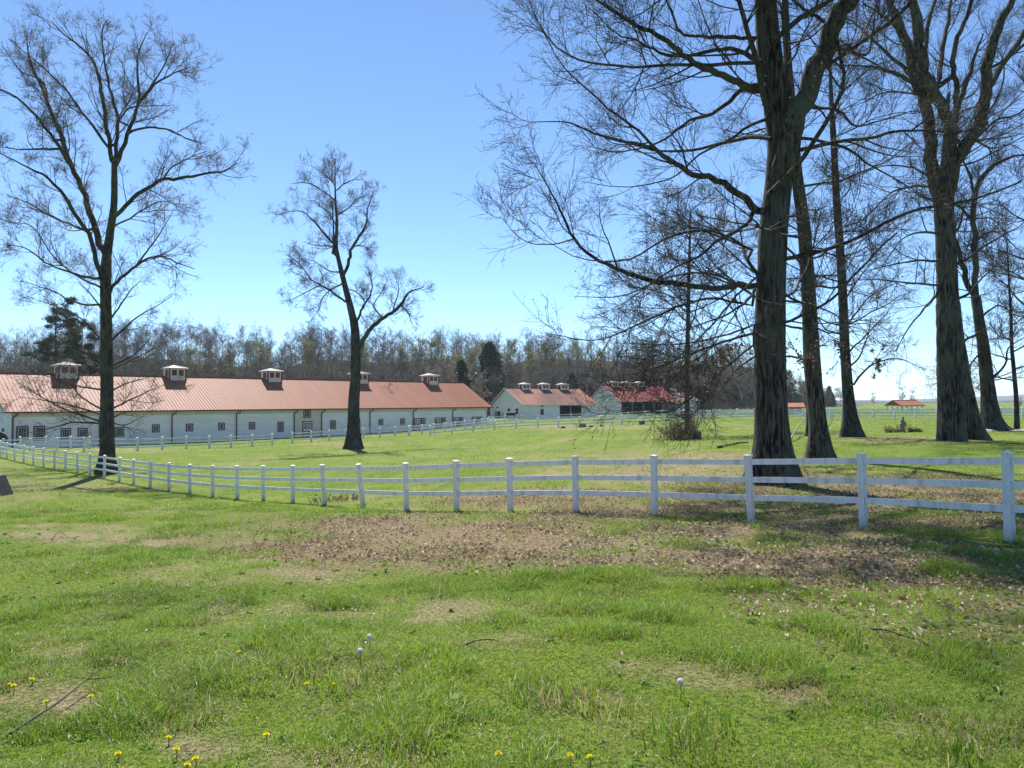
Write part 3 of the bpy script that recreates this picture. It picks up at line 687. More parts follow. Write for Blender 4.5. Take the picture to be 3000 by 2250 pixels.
traced_tree('oak_tree', 'massive old oak with a thick forked trunk just behind the white fence', 'tree', 22, 2265,
  (F((1668,1045),(1668,980),(1667,880),(1665,700),(1672,500),(1688,330),(1672,180),(1658,60),(1652,-60),(1648,-180),(1640,-330)), [52, 48, 45, 43, 41, 38, 36, 34, 28, 20, 8], 0.3),
  [(R7((1630,960),(1655,860),(1690,700),(1760,520),(1850,310),(1930,120),(2010,0),(2080,-120),(2200,-300)), [36, 34, 31, 28, 26, 22, 10], -0.8),
   (R7((1510,1140),(1400,1040),(1280,970),(1150,935),(1060,880),(980,820),(900,785),(780,765),(620,715),(480,660),(270,660)), [11, 9, 7, 5, 3, 1], -2),
   (R7((980,820),(850,690),(720,600),(600,490),(480,380),(400,260),(300,60)), [4.5, 1], 1.5),
   (R7((1520,1540),(1420,1540),(1320,1560),(1190,1550),(1060,1525),(960,1520),(800,1475),(700,1430),(600,1370),(520,1290),(450,1150),(380,1010),(300,880)), [9, 8, 7, 5, 3.5, 1], -3),
   (R7((520,1290),(400,1320),(250,1300),(120,1170)), [2.4, .8], 1),
   (R7((1540,475),(1450,460),(1350,420),(1230,370),(1130,310),(1050,250),(950,180),(850,130),(750,70),(650,10),(560,-60)), [12, 9, 7, 5, 2], -2.5),
   (R7((1540,345),(1420,280),(1330,265),(1200,290),(1050,300),(950,270),(850,215),(750,180),(600,40)), [8, 6, 4, 1.2], 2),
   (R7((1545,490),(1420,490),(1350,560),(1270,610),(1170,640),(1080,700),(980,770),(760,820),(600,790)), [8, 6, 4, 1], 2.5),
   (R7((1490,1140),(1450,1210),(1370,1260),(1280,1310),(1200,1380),(1060,1450),(900,1560),(780,1640)), [7, 5, 3, 1], -2),
   (R7((1520,1500),(1440,1380),(1430,1330),(1340,1290),(1200,1240),(1060,1200),(940,1130)), [6, 4, 2.5, .8], 2),
   (R7((1530,330),(1280,350),(1080,350),(900,360),(620,340),(430,260),(330,120)), [6, 4, 1], -3), (R7((1540,650),(1440,700),(1330,770),(1200,830),(1050,960),(800,1010),(560,980)), [5, 3, .8], 1),
   (R7((1500,200),(1300,200),(1100,180),(1050,60),(990,-40)), [6, 1.5], -2), (R7((1490,1540),(1480,1600),(1380,1680),(1240,1740),(1050,1800)), [5, 3, .8], -2.5),
   (F((1625,660),(1540,645),(1470,660),(1380,700),(1290,735),(1180,720)), [4, 3, .8], -2), (F((1628,720),(1560,740),(1480,770),(1400,800),(1330,815)), [4, 3, .8], -2.5), (F((1628,745),(1570,790),(1530,830),(1480,870),(1440,892),(1390,884),(1330,868)), [3.5, 2.4, .7], -3),
   (F((1630,700),(1580,720),(1500,740),(1420,745),(1330,740)), [3.5, 2.4, .7], 2), (F((1632,770),(1590,800),(1550,850),(1500,880)), [3, 1.8, .6], 1), (F((1630,640),(1540,590),(1440,600),(1340,640),(1240,640)), [4, 3, .8], 3),
   (F((1625,540),(1540,500),(1450,510),(1360,560),(1260,560),(1180,520)), [4, 2.6, .8], -3), (F((1632,600),(1590,640),(1540,700),(1490,750),(1440,790)), [3.6, 2.4, .7], -3),
   (F((1702,560),(1760,540),(1820,560),(1880,600)), [3.5, 2, .7], -2), (F((1700,650),(1760,660),(1820,690),(1860,740)), [3.2, 2, .7], -2), (F((1750,300),(1830,320),(1870,350),(1940,390),(1990,420)), [5, 3, .9], 2),
   (R8((300,575),(480,600),(560,680),(690,655),(870,600)), [5, 3, 1], -2), (R8((440,250),(560,290),(680,350),(820,420)), [5, 3, 1], 1.5), (R8((420,130),(300,60),(220,-10)), [5, 3], -1), (R8((470,210),(620,300),(660,160),(680,30)), [4, 1], -2)],
  [MT['bark_oak'], MT['twig']], extra=OAKX, levels=LV(.74, .95, .9, fall=.72), flare=1.05, tsides=28,
  buds=(26000, 0.024, 0.04, MT['bud']), dead=(420, 0.045, 0.05, MT['deadleaf'], (1950, 1050, 2230, 1190)), top=(30000, 0.05, 0.035, MT['bud'], SHADE))

def straight_tree(name, label, d, bpx, trunk, nl, h0, h1, llen, mats, lv, flare=0.7, extra_limbs=(), buds=None, dead=None, up=0.25, r0=0.10, cat='tree', group=None):
    """trunk traced from the photograph, side limbs spread round it"""
    pl = trunk[0]; pts = np.array([at(px, py, d) for px, py in pl])
    ex = []
    for i in range(nl):
        t = h0 + (h1 - h0) * (i + RNG.random() * 0.8) / nl
        j = t * (len(pts) - 1); k = min(int(j), len(pts) - 2); p = pts[k] * (1 - (j - k)) + pts[k + 1] * (j - k)
        a = RNG.random() * 2 * PI
        ex.append((p, (math.cos(a), math.sin(a), up * (0.4 + 1.2 * RNG.random())), llen * (0.6 + 0.7 * RNG.random()) * (1.15 - 0.5 * t), r0 * (1.2 - 0.7 * t), 8))
    return traced_tree(name, label, cat, d, bpx, trunk, extra_limbs, mats, extra=ex, levels=lv, flare=flare, buds=buds, dead=dead, group=group)
straight_tree('oak_tree', 'straight dark trunked tree close behind the right side of the massive oak', 30.3, 2403,
  (F((1773,998),(1768,930),(1757,800),(1748,650),(1738,500),(1722,380),(1712,250),(1700,100),(1695,-60),(1690,-200)), [32, 25, 22, 20, 18, 15, 12, 8, 4], 0.5), 16, .30, .98, 5.0, [MT['bark_oak'], MT['twig']], LV(0.8, 0.7, .9), r0=.06,
  extra_limbs=[(F((1745,780),(1700,770),(1640,790),(1560,830)), [4, .8], -2), (F((1745,700),(1800,720),(1850,700)), [3, .7], -1)], dead=(1100, 0.06, 0.06, MT['deadleaf'], (1900, 1000, 2500, 1220)))
straight_tree('slender_tree', 'slender straight tree with short side branches between the oak and the twin trunks', 46, 2497,
  (F((1840,950),(1832,860),(1825,760),(1818,600),(1808,450),(1800,300),(1795,200),(1790,60)), [24, 16, 14, 12.5, 11, 9, 6, 2], 0.5), 22, .22, .98, 5.0, [MT['bark_grey'], MT['twig']], LV(0.75, 0.75, 1.1), up=0.15, r0=.06,
  extra_limbs=[(F((1845,830),(1880,790),(1940,775),(2000,800)), [3.5, .8], -1), (F((1832,700),(1880,640),(1940,610)), [3, .8], 2)], dead=(500, 0.06, 0.06, MT['deadleaf'], (2380, 1000, 2600, 1200)))
traced_tree('maple_tree', 'huge twin trunked tree on the right, its near trunk splitting into upright leaders', 'tree', 40, 2785,
  (R8((1075,1765),(1070,1720),(1064,1640),(1060,1500),(1052,1300),(1042,1100),(1045,1000)), [37, 33, 30, 28, 26.5, 27, 28], 0.3),
  [(R8((1010,1060),(985,960),(980,850),(960,700),(940,600),(900,450),(850,250),(790,100),(750,0),(700,-150)), [17, 18, 17, 15, 12, 6], 1.5), (R8((1060,1050),(1070,870),(1080,700),(1050,600),(980,480),(920,300),(900,100),(880,0),(860,-200)), [22, 18, 17, 15, 8], -1.5),
   (R8((1075,1020),(1110,870),(1170,780),(1240,650),(1270,500),(1280,350),(1320,200),(1370,80),(1420,0),(1520,-160)), [20, 18, 16, 14, 11, 6], -2.5), (R8((1280,480),(1380,320),(1475,180),(1560,60)), [10, 7], 2),
   (R8((1100,680),(1120,550),(1170,420),(1220,280),(1255,180)), [9, 7, 1.5], 1), (R8((1110,560),(1100,400),(1090,320),(1130,180),(1190,0),(1220,-120)), [8, 7, 4], -2), (R8((930,560),(870,440),(760,390),(640,360),(430,350)), [8, 5, 1.2], -2),
   (R8((900,430),(800,340),(680,240),(560,120),(470,90)), [7, 4, 1.2], 2), (R8((890,320),(820,180),(700,80),(600,10)), [7, 4, 1.4], -3), (R8((1010,470),(1030,300),(1060,120),(1080,0),(1090,-120)), [8, 6, 3], 3), (R8((960,480),(940,300),(960,120),(1000,0)), [8, 5], 2),
   (R8((960,1010),(870,1010),(760,1040),(600,1190),(490,1220)), [4, 2.5, .8], -2), (R8((1000,1260),(900,1255),(800,1310),(680,1480)), [4, 2, .8], -2), (R8((1010,1410),(900,1410),(760,1430),(600,1470)), [4, 2.5, .8], 1), (R8((1020,1540),(860,1530),(680,1510),(510,1520)), [3.5, 2, .8], -3),
   (R8((1000,1600),(960,1640),(860,1760),(780,1900)), [4, 2.5, .8], -2), (R8((1110,1100),(1200,1180),(1300,1180),(1420,1300)), [3.5, 2, .8], -2), (R8((960,950),(850,900),(700,900),(560,960)), [3.5, 2, .8], 3), (R8((1220,760),(1300,800),(1400,780),(1500,830)), [4, 2, .8], 2)],
  [MT['bark_oak'], MT['twig']], levels=LV(0.9, .85, 1.0), flare=0.15, tsides=24,
  extra=[(at(2790, 500, 40), (-0.3, -1, 0.3), 7, .075, 8), (at(2800, 450, 40), (0.6, -0.9, 0.3), 7, .075, 8), (at(2770, 300, 40), (-0.5, 0.9, 0.4), 7, .075, 8), (at(2900, 200, 40), (0.9, -0.4, 0.5), 7, .075, 8), (at(2800, 0, 40), (0, -1, 0.6), 8, .09, 8), (at(2700, -50, 40), (-0.8, -0.6, 0.6), 8, .09, 8), (at(2960, 0, 38), (0.6, -0.7, 0.6), 8, .09, 8)])
straight_tree('maple_tree', 'leaning second trunk pressed against the right side of the huge twin trunked tree', 41.5, 2868,
  (F((2118,948),(2100,920),(2085,850),(2070,760),(2060,680),(2048,560),(2040,480),(2035,400),(2042,300),(2050,200)), [27, 25, 23, 21, 19, 17, 14, 10, 7, 4], 0.5), 7, .45, .98, 5, [MT['bark_oak'], MT['twig']], LV(0.8, 0.7, 1.2), flare=0.25)
traced_tree('poplar_tree', 'greyish leaning tree forking high up behind the white stone slab at right', 'tree', 54, 2905,
  (F((2150,938),(2143,910),(2135,850),(2126,760),(2115,690),(2108,640)), [33, 22, 19, 16.5, 14, 13], 0.3),
  [(F((2108,650),(2085,600),(2070,545),(2050,480),(2040,420)), [9, 7, 4], 2), (F((2108,645),(2106,560),(2104,430),(2130,370),(2180,340),(2240,330)), [9, 7, 2], -1), (F((2104,440),(2095,380),(2075,330),(2060,250)), [5, 1], 1), (F((2112,720),(2075,745),(2060,790),(2045,830)), [4, 1], -2), (F((2120,760),(2095,790),(2080,840)), [3, 1], 2),
   (F((2130,830),(2170,790),(2180,750),(2230,720)), [4, 1], -2), (F((2112,690),(2160,660),(2200,690)), [3.5, 1], 1), (F((2105,520),(2150,500),(2200,540)), [4, 1], 2), (F((2105,480),(2060,440),(2010,450)), [3, 1], -2)],
  [MT['bark_grey'], MT['twig']], levels=LV(0.85, 1.1, 1.4), flare=0.7)
straight_tree('young_tree', 'thin young tree with crooked low branches at the right edge', 54, 2981,
  (F((2197,938),(2195,860),(2190,800),(2185,740),(2184,680),(2180,620),(2176,540),(2170,480)), [8, 6, 5.5, 5, 4, 3, 2, 1], 0.3), 16, .22, .98, 4.2, [MT['bark_grey'], MT['twig']], LV(0.7, 0.9, 1.3), flare=0.3, up=0.35, r0=.06)
straight_tree('ash_tree', 'pale budding tree seen through the low branches left of the massive oak', 66, 2013,
  (F((1484,905),(1484,800),(1486,700),(1488,600),(1490,520),(1492,450)), [8, 7, 6, 5, 3.5, 1.5], 0.3), 18, .35, .98, 6, [MT['bark_grey'], MT['twig_pale']], LV(0.75, 0.9, 1.6), flare=0.4, up=0.6, r0=.08, buds=(6000, 0.06, 0.06, MT['bud']))
straight_tree('rear_tree', 'dark narrow trunk half hidden behind the second trunk beside the oak', 48, 2372,
  (F((1752,945),(1750,860),(1742,760),(1738,620),(1735,480),(1730,350)), [14, 11, 10, 8, 5, 2], 0.3), 10, .4, .98, 4.5, [MT['bark_oak'], MT['twig']], LV(0.7, 0.7, 1.3), flare=0.5)
straight_tree('rear_tree', 'bare tree beyond the right edge whose crown reaches into the upper right corner', 62, 3090,
  (F((2278,930),(2278,800),(2272,650),(2268,500),(2262,350),(2255,200)), [18, 15, 13, 10, 6, 2], 0.3), 16, .3, .98, 9, [MT['bark_grey'], MT['twig']], LV(0.9, 0.8, 1.5), flare=0.5, up=0.6, r0=.12)

# ------------------------------------------------------------------ barns
class Barn:
    def __init__(s, name, label, left_px, left_d, ang, L, z0, cat='barn', right=None):
        p = at(left_px, 1200, left_d)
        if right: 
            q = at(right[0], 1200, right[1]); ang = math.atan2(q[1] - p[1], q[0] - p[0]); L = math.hypot(q[0] - p[0], q[1] - p[1])
        s.O = np.array([p[0], p[1], z0]); s.a = ang; s.L = L
        s.root = empty(name, s.O, ang); tag(s.root, label, cat)
    def hit(s, px, py, y=0.0):
        v = ray(px, py); n = np.array([-math.sin(s.a), math.cos(s.a), 0]); t = ((s.O + n * y - CAM) @ n) / (v @ n)
        q = CAM + v * t - s.O
        return q[0] * math.cos(s.a) + q[1] * math.sin(s.a), q[2]
    def mb(s, mb, name, mats, parent=None, **k): return mb.build(name, mats, parent or s.root, **k)
    def window(s, x0, x1, z0, z1, fr=0.13, nx=3, nz=3, y=0.0, parent=None):
        m = MB(); y0, y1 = y - 0.07, y - 0.002
        m.box(x0, x1, y0, y1, z0, z0 + fr).box(x0, x1, y0, y1, z1 - fr, z1).box(x0, x0 + fr, y0, y1, z0 + fr, z1 - fr).box(x1 - fr, x1, y0, y1, z0 + fr, z1 - fr)
        w = s.mb(m, 'window', MT['trim_red'], parent)
        a0, a1, b0, b1 = x0 + fr, x1 - fr, z0 + fr, z1 - fr; k = 0.05; y0, y1 = y - 0.055, y - 0.004
        m = MB().box(a0, a1, y0, y1, b0, b0 + k).box(a0, a1, y0, y1, b1 - k, b1).box(a0, a0 + k, y0, y1, b0 + k, b1 - k).box(a1 - k, a1, y0, y1, b0 + k, b1 - k)
        for i in range(1, nx): xx = a0 + k + (a1 - a0 - 2 * k) * i / nx; m.box(xx - .007, xx + .007, y - 0.034, y - 0.024, b0 + k, b1 - k)
        for i in range(1, nz): zz = b0 + k + (b1 - b0 - 2 * k) * i / nz; m.box(a0 + k, a1 - k, y - 0.036, y - 0.023, zz - .008, zz + .008)
        s.mb(m, 'sash', MT['trim_white'], w)
        s.mb(MB().box(a0 + k, a1 - k, y - 0.022, y - 0.003, b0 + k, b1 - k), 'pane', MT['pane'], w)
        return w
    def xdoor(s, x0, x1, z0, z1, fr=0.14, halves=1, y=0.0):
        y0, y1 = y - 0.075, y - 0.002
        m = MB().box(x0, x1, y0, y1, z1 - fr, z1).box(x0, x0 + fr, y0, y1, z0, z1 - fr).box(x1 - fr, x1, y0, y1, z0, z1 - fr)
        d = s.mb(m, 'door', MT['trim_red'])
        a0, a1 = x0 + fr, x1 - fr
        s.mb(MB().box(a0, a1, y - 0.03, y - 0.003, z0 + .02, z1 - fr), 'door_panel', MT['trim_white'], d)
        hz = (z1 - fr - z0) / halves; b = MB(); bw = .11
        for h in range(halves):
            c0, c1 = z0 + h * hz + .17, z0 + (h + 1) * hz - .15; e0, e1 = a0 + .16, a1 - .16
            b.box(e0, e1, y - .055, y - .031, c0, c0 + bw).box(e0, e1, y - .055, y - .031, c1 - bw, c1).box(e0, e0 + bw, y - .055, y - .031, c0 + bw, c1 - bw).box(e1 - bw, e1, y - .055, y - .031, c0 + bw, c1 - bw)
            b.bar((e0 + bw, y - .042, c0 + bw), (e1 - bw, y - .042, c1 - bw), .018, bw, 0, up=(0, 0, 1)); b.bar((e0 + bw, y - .044, c1 - bw), (e1 - bw, y - .044, c0 + bw), .018, bw, 0, up=(0, 0, 1))
        s.mb(b, 'brace', MT['trim_red'], d)
        return d
    def downspout(s, x, z1, y=0.0, out=0.5, zb=0.0):
        m = MB().tube([(x + .35, y - out, z1 - .05), (x + .33, y - out, z1 - .22), (x + .05, y - .1, z1 - .5), (x, y - .09, z1 - .7), (x, y - .09, zb)], .075, 8)
        return s.mb(m, 'downspout', MT['trim_red'], smooth=True)
    def roof(s, y0, ze0, yr, zr, y1, ze1, x0, x1, mat, ribs=0.45, th=0.10, fascia='trim_red', stains=None):
        m = MB()
        for (ya, za, yb, zb) in ((y0, ze0, yr, zr), (yr, zr, y1, ze1)):
            m.hexa([(x0, ya, za), (x1, ya, za), (x1, yb, zb), (x0, yb, zb), (x0, ya, za + th), (x1, ya, za + th), (x1, yb, zb + th), (x0, yb, zb + th)])
        n = int((x1 - x0) / ribs)
        for i in range(n + 1):
            xx = x0 + .03 + (x1 - x0 - .06) * i / n
            m.hexa([(xx - .03, y0, ze0 + th), (xx + .03, y0, ze0 + th), (xx + .03, yr, zr + th), (xx - .03, yr, zr + th), (xx - .012, y0, ze0 + th + .045), (xx + .012, y0, ze0 + th + .045), (xx + .012, yr, zr + th + .045), (xx - .012, yr, zr + th + .045)])
        m.box(x0, x1, yr - .16, yr + .16, zr + th + .03, zr + th + .09)
        r = s.mb(m, 'roof', mat)
        f = MB().box(x0, x1, y0 - .13, y0 - .005, ze0 - .06, ze0 + th - .01)
        for xa, xb in ((x0 - .04, x0 - .003), (x1 + .003, x1 + .04)):
            for (ya, za, yb, zb) in ((y0, ze0, yr, zr), (yr, zr, y1, ze1)):
                f.hexa([(xa, ya, za - .12), (xb, ya, za - .12), (xb, yb, zb - .12), (xa, yb, zb - .12), (xa, ya, za + th + .02), (xb, ya, za + th + .02), (xb, yb, zb + th + .02), (xa, yb, zb + th + .02)])
        s.mb(f, 'gutter', MT[fascia], r)
        return r
    def cupola(s, x, yr, zr, w, hw, roofm, slope):
        """louvred box riding the ridge: skirt, walls, two louvres a side, hipped roof"""
        h = w / 2; zb = zr - slope * h - .15
        c = s.mb(MB().box(x - h, x + h, yr - h, yr + h, zb + .30, zr + hw), 'cupola', MT['siding_beige'])
        s.mb(MB().box(x - h - .04, x + h + .04, yr - h - .04, yr + h + .04, zb - .2, zb + .30), 'skirt', MT['trim_red'], c)
        lw = w * .30; lz0, lz1 = zr + hw - .16 - w * .36, zr + hw - .16
        for k in (-1, 1):
            cx = x + k * w * .215
            m = MB().box(cx - lw / 2, cx + lw / 2, yr - h - .025, yr - h - .002, lz0, lz1)
            for q in range(6): zz = lz0 + (lz1 - lz0) * (q + .5) / 6; m.box(cx - lw / 2 + .02, cx + lw / 2 - .02, yr - h - .05, yr - h - .024, zz - .02, zz + .025)
            s.mb(m, 'louver', MT['louver_red'], c)
        for sx in (-1, 1):
            m = MB().box(min(x + sx * (h + .002), x + sx * (h + .03)), max(x + sx * (h + .002), x + sx * (h + .03)), yr - h * .45, yr + h * .45, lz0, lz1)
            s.mb(m, 'louver', MT['louver_red'], c)
        for sx in (-1, 1):
            cm = MB().box(x + sx * h - .09 + (0.03 if sx > 0 else -0.03), x + sx * h + .09 + (0.03 if sx > 0 else -0.03), yr - h - .035, yr - h + .09, zb + .302, zr + hw - .08)
            s.mb(cm, 'corner_board', MT['trim_red'] if w > 2 else MT['trim_white'], c)
        e = h + w * .15; z0 = zr + hw; z1 = z0 + w * .24; r = w * .13
        m = MB()
        m.add([(x - e, yr - e, z0), (x + e, yr - e, z0), (x + e, yr + e, z0), (x - e, yr + e, z0), (x - e, yr - e, z0 + .09), (x + e, yr - e, z0 + .09), (x + e, yr + e, z0 + .09), (x - e, yr + e, z0 + .09), (x - r, yr - r * .2, z1), (x + r, yr - r * .2, z1), (x + r, yr + r * .2, z1), (x - r, yr + r * .2, z1)],
              [(0, 3, 2, 1), (0, 1, 5, 4), (1, 2, 6, 5), (2, 3, 7, 6), (3, 0, 4, 7), (4, 5, 9, 8), (5, 6, 10, 9), (6, 7, 11, 10), (7, 4, 8, 11), (8, 9, 10, 11)])
        for k in range(7):
            f = (k + 1) / 8; xb = -e + 2 * e * f; xt = -r + 2 * r * f
            m.bar((x + xb, yr - e, z0 + .10), (x + xt, yr - r * .2, z1 + .01), .03, .03)
        s.mb(m, 'cupola_roof', roofm, c)
        return c

# the long barn
B = Barn('long_barn', 'very long white barn with a red metal roof and five cupolas behind the meadow', 34, 84, 0, 0, -3.15, right=(1428, 136))
L = B.L; EZ = 4.42; YR = 7.3; ZR = 8.62; BW = 14.6; YO = -.5
sl = (ZR - EZ) / YR; ZO = EZ + sl * YO
xa = B.hit(861, 1230)[0]; xb = B.hit(941, 1230)[0]; TZ = 3.62
B.mb(MB().box(0, xa - .01, 0, .2, -1.2, TZ).box(xb + .01, L, 0, .2, -.6, TZ), 'wall', MT['siding_low'])
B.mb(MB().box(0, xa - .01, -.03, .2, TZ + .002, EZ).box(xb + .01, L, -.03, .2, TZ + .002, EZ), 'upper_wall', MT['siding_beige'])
B.mb(MB().box(xa, xb, -.04, .2, -.9, EZ), 'entry_bay', MT['siding_beige'])
gp = [(.2, -1.2), (BW, -1.2), (BW, EZ), (YR, ZR - .02), (.2, EZ + .1)]
B.mb(MB().prism(gp, 0, .02, .2), 'gable_wall', MT['siding']); B.mb(MB().prism(gp, 0, L - .2, L - .02), 'gable_wall', MT['siding'])
B.mb(MB().box(.2, L - .2, BW - .2, BW - .01, -1.2, EZ), 'rear_wall', MT['siding'])
B.mb(MB().box(-.05, -.005, -.035, .16, -1.2, EZ - .1), 'corner_board', MT['trim_white']); B.mb(MB().box(L + .005, L + .05, -.035, .16, -.6, EZ - .1), 'corner_board', MT['trim_white'])
B.roof(YO, ZO, YR, ZR, BW - YO, ZO, -.75, L + .75, MT['roof'], ribs=.42)
for wx in [(140,245,733,868,3,5),(288,388,730,863,3,5),(524,612,750,838,3,3),(671,757,748,832,3,3),(990,1072,740,823,3,3),(1313,1378,718,786,3,3),(1606,1668,711,777,3,3),(1884,1941,702,768,3,3),(2150,2204,697,760,3,3)]:
    x0, z1 = B.hit(wx[0] / 2.949, 1000 + wx[2] / 2.949); x1, z0 = B.hit(wx[1] / 2.949, 1000 + wx[3] / 2.949); B.window(x0, x1, z0, z1, .16 if wx[4:] == (3, 5) else .14, *wx[4:])
for wx in [(332,387,693,782,3,4,0),(556,619,578,663,3,4,-.04),(787,836,682,757,3,4,0),(1008,1047,674,728,3,3,0),(1205,1246,670,722,3,3,0),(1393,1432,665,717,3,3,0),(1577,1610,661,713,2,3,0),(1752,1785,657,706,2,3,0),(1909,1937,655,700,2,3,0),(2068,2099,650,690,2,3,0)]:
    x0, z1 = B.hit(700 + wx[0] / 2.949, 1000 + wx[2] / 2.949); x1, z0 = B.hit(700 + wx[1] / 2.949, 1000 + wx[3] / 2.949); B.window(x0, x1, z0, z1, .13, wx[4], wx[5], y=wx[6])
for wx in [(1512,1576,663,770),(1691,1751,659,760),(1855,1908,656,745),(2011,2063,651,735)]:
    x0, z1 = B.hit(700 + wx[0] / 2.949, 1000 + wx[2] / 2.949); x1, _ = B.hit(700 + wx[1] / 2.949, 1250); B.xdoor(x0, x1, .15, z1)
x0, z1 = B.hit(700 + 547 / 2.949, 1000 + 689 / 2.949); x1, z0 = B.hit(700 + 631 / 2.949, 1000 + 830 / 2.949)
B.xdoor(x0, x1, z0, z1, halves=2, y=-.04)
for px in (37, 291, 503, 692, 861, 941, 1083, 1210, 1325.6, 1430): B.downspout(min(max(B.hit(px, 1240)[0], .08), L - .1), ZO, zb=-.5, y=-.04 if px in (861, 941) else -.03)
for px in (194, 511.5, 795, 1051.5, 1259):
    xr, _ = B.hit(px, 1090, YR); B.cupola(xr, YR, ZR, 2.1, 1.12, MT['roof_pale'], sl)
B.mb(MB().box(-.06, -.01, 3.2, 3.9, .9, 2.4).box(-.08, -.06, 3.25, 3.85, .95, 2.35), 'notice_board', MT['trim_red'])

def small_barn(b, W, EZf, EZb, ZR, yr, ov, roofm, openings, fasc='trim_white', ribs=.6, wallm=None, posts=None):
    L = b.L; wm = wallm or MT['siding']; sf = (ZR - EZf) / yr; sb = (ZR - EZb) / (W - yr)
    segs, x = [], 0.0
    for o0, o1 in sorted(openings): segs.append((x, o0)); x = o1
    segs.append((x, L)); m = MB()
    for a, c in segs:
        if c - a > .05: m.box(a, c, 0, .2, -1, EZf)
    for o0, o1 in openings: m.box(o0, o1, .01, .19, EZf - .35, EZf - .01)
    b.mb(m, 'wall', wm)
    gp = [(.2, -1), (W, -1), (W, EZb), (yr, ZR - .03), (.2, EZf + .1)]
    b.mb(MB().prism(gp, 0, .0, .2), 'gable_wall', wm); b.mb(MB().prism(gp, 0, L - .2, L), 'gable_wall', wm)
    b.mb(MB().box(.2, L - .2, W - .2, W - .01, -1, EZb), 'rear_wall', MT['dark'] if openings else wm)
    b.roof(-ov, EZf - sf * ov, yr, ZR, W + ov, EZb - sb * ov, -ov, L + ov, roofm, ribs=ribs, fascia=fasc)
    if openings: b.mb(MB().box(.2, L - .2, 5.0, 5.1, -.9, min(EZf, EZb) - .4), 'shade_partition', MT['dark'])  # dark sheet behind the openings, the inner shade put into its colour
    for o0, o1 in openings:
        n = max(2, int((o1 - o0) / 3.2))
        for i in range(1, n): xx = o0 + (o1 - o0) * i / n; b.mb(MB().box(xx - .1, xx + .1, .02, .18, -1, EZf - .36), 'post', MT['grey'])
    return sf

p = math.radians(30)
B2 = Barn('white_barn', 'white barn with three small cupolas on a stained red roof, right of the long barn', 1534, 165, p, 19.2, -1.55)
o0 = B2.hit(1640, 1200)[0]; o1 = B2.hit(1704, 1200)[0]
sf = small_barn(B2, 15.2, 3.05, 2.5, 6.55, 7.6, .45, MT['roof_stained'], [(o0, o1)], ribs=.6)
for px in (1536, 1592.5, 1648): xr, _ = B2.hit(px, 1130, 7.6); B2.cupola(xr, 7.6, 6.55, 1.9, .95, MT['roof_pale'], sf)
def gwin(b, y, z0, z1, w, mat, name, t=.05):
    return b.mb(MB().box(-t, -.003, y - w / 2, y + w / 2, z0, z1), name, mat)
def ghit(b, px):  # along the left gable wall (local x = 0)
    v = ray(px, 1200); n = np.array([math.cos(b.a), math.sin(b.a), 0]); t = ((b.O - CAM) @ n) / (v @ n); q = CAM + v * t - b.O
    return -q[0] * math.sin(b.a) + q[1] * math.cos(b.a)
for px in (1491, 1514.5):
    y = ghit(B2, px); w = gwin(B2, y, .95, 2.1, 1.05, MT['pane'], 'window'); B2.mb(MB().box(-.075, -.051, y - .53, y + .53, 1.49, 1.56), 'sash', MT['trim_white'], w)
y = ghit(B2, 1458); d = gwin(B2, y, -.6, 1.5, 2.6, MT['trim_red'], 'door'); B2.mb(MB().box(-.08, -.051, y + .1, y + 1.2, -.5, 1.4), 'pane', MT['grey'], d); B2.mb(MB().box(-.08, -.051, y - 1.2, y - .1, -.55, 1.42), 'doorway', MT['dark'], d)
gwin(B2, ghit(B2, 1473), .1, 1.1, .5, MT['grey'], 'meter_box', .12)
gwin(B2, ghit(B2, 1459), 2.2, 2.5, .35, MT['black'], 'wall_lamp', .25)
xw, zw = B2.hit(1588, 1207); w = B2.mb(MB().box(xw - .45, xw + .45, -.05, -.003, zw - .7, zw + .7), 'window', MT['grey']); B2.mb(MB().box(xw - .35, xw + .35, -.07, -.051, zw - .6, zw + .6), 'pane', MT['pane'], w)
B2.mb(MB().box(xw - .2, xw + .2, -.25, -.003, zw + 1.1, zw + 1.35), 'wall_lamp', MT['black'])
q = gpt(1497, 160)
bx = MB().box(-.95, .95, -.5, .5, .25, 1.05).hexa([(-1, -.55, 1.052), (1, -.55, 1.052), (1, .55, 1.052), (-1, .55, 1.052), (-.8, -.3, 1.22), (.8, -.3, 1.22), (.8, .3, 1.22), (-.8, .3, 1.22)])
for sx in (-.8, .8): bx.box(sx - .12, sx + .12, -.4, .4, -.05, .249)
tag(bx.build('waste_bin', MT['black'], None, loc=q + [0, 0, .35]), 'black lidded waste bin under the gable windows of the white barn', 'bin')

B3 = Barn('open_barn', 'white gabled barn with a crimson red roof and dark open front behind the bare branches', 1818, 185, p, 17.5, -1.3)
sf = small_barn(B3, 13.5, 3.5, 3.0, 7.3, 6.75, .4, MT['roof_crimson'], [(.3, 17.2)], ribs=.6, fasc='trim_white')
for px in (1796, 1832, 1871): xr, _ = B3.hit(px, 1120, 6.75); B3.cupola(xr, 6.75, 7.3, 1.8, .7, MT['roof_pale'], sf)
B4 = Barn('pale_barn', 'small barn with a pale glinting metal roof just right of the crimson roofed barn', 1950, 222, p, 13, -1.0)
sf = small_barn(B4, 10, 3.2, 3.2, 5.6, 5, .4, MT['roof_pale'], [], ribs=.6)  # roof coloured pale to stand in for the sun's glint on metal
xr, _ = B4.hit(1966, 1140, 5); B4.cupola(xr, 5, 5.6, 1.9, .8, MT['roof_pale'], sf)

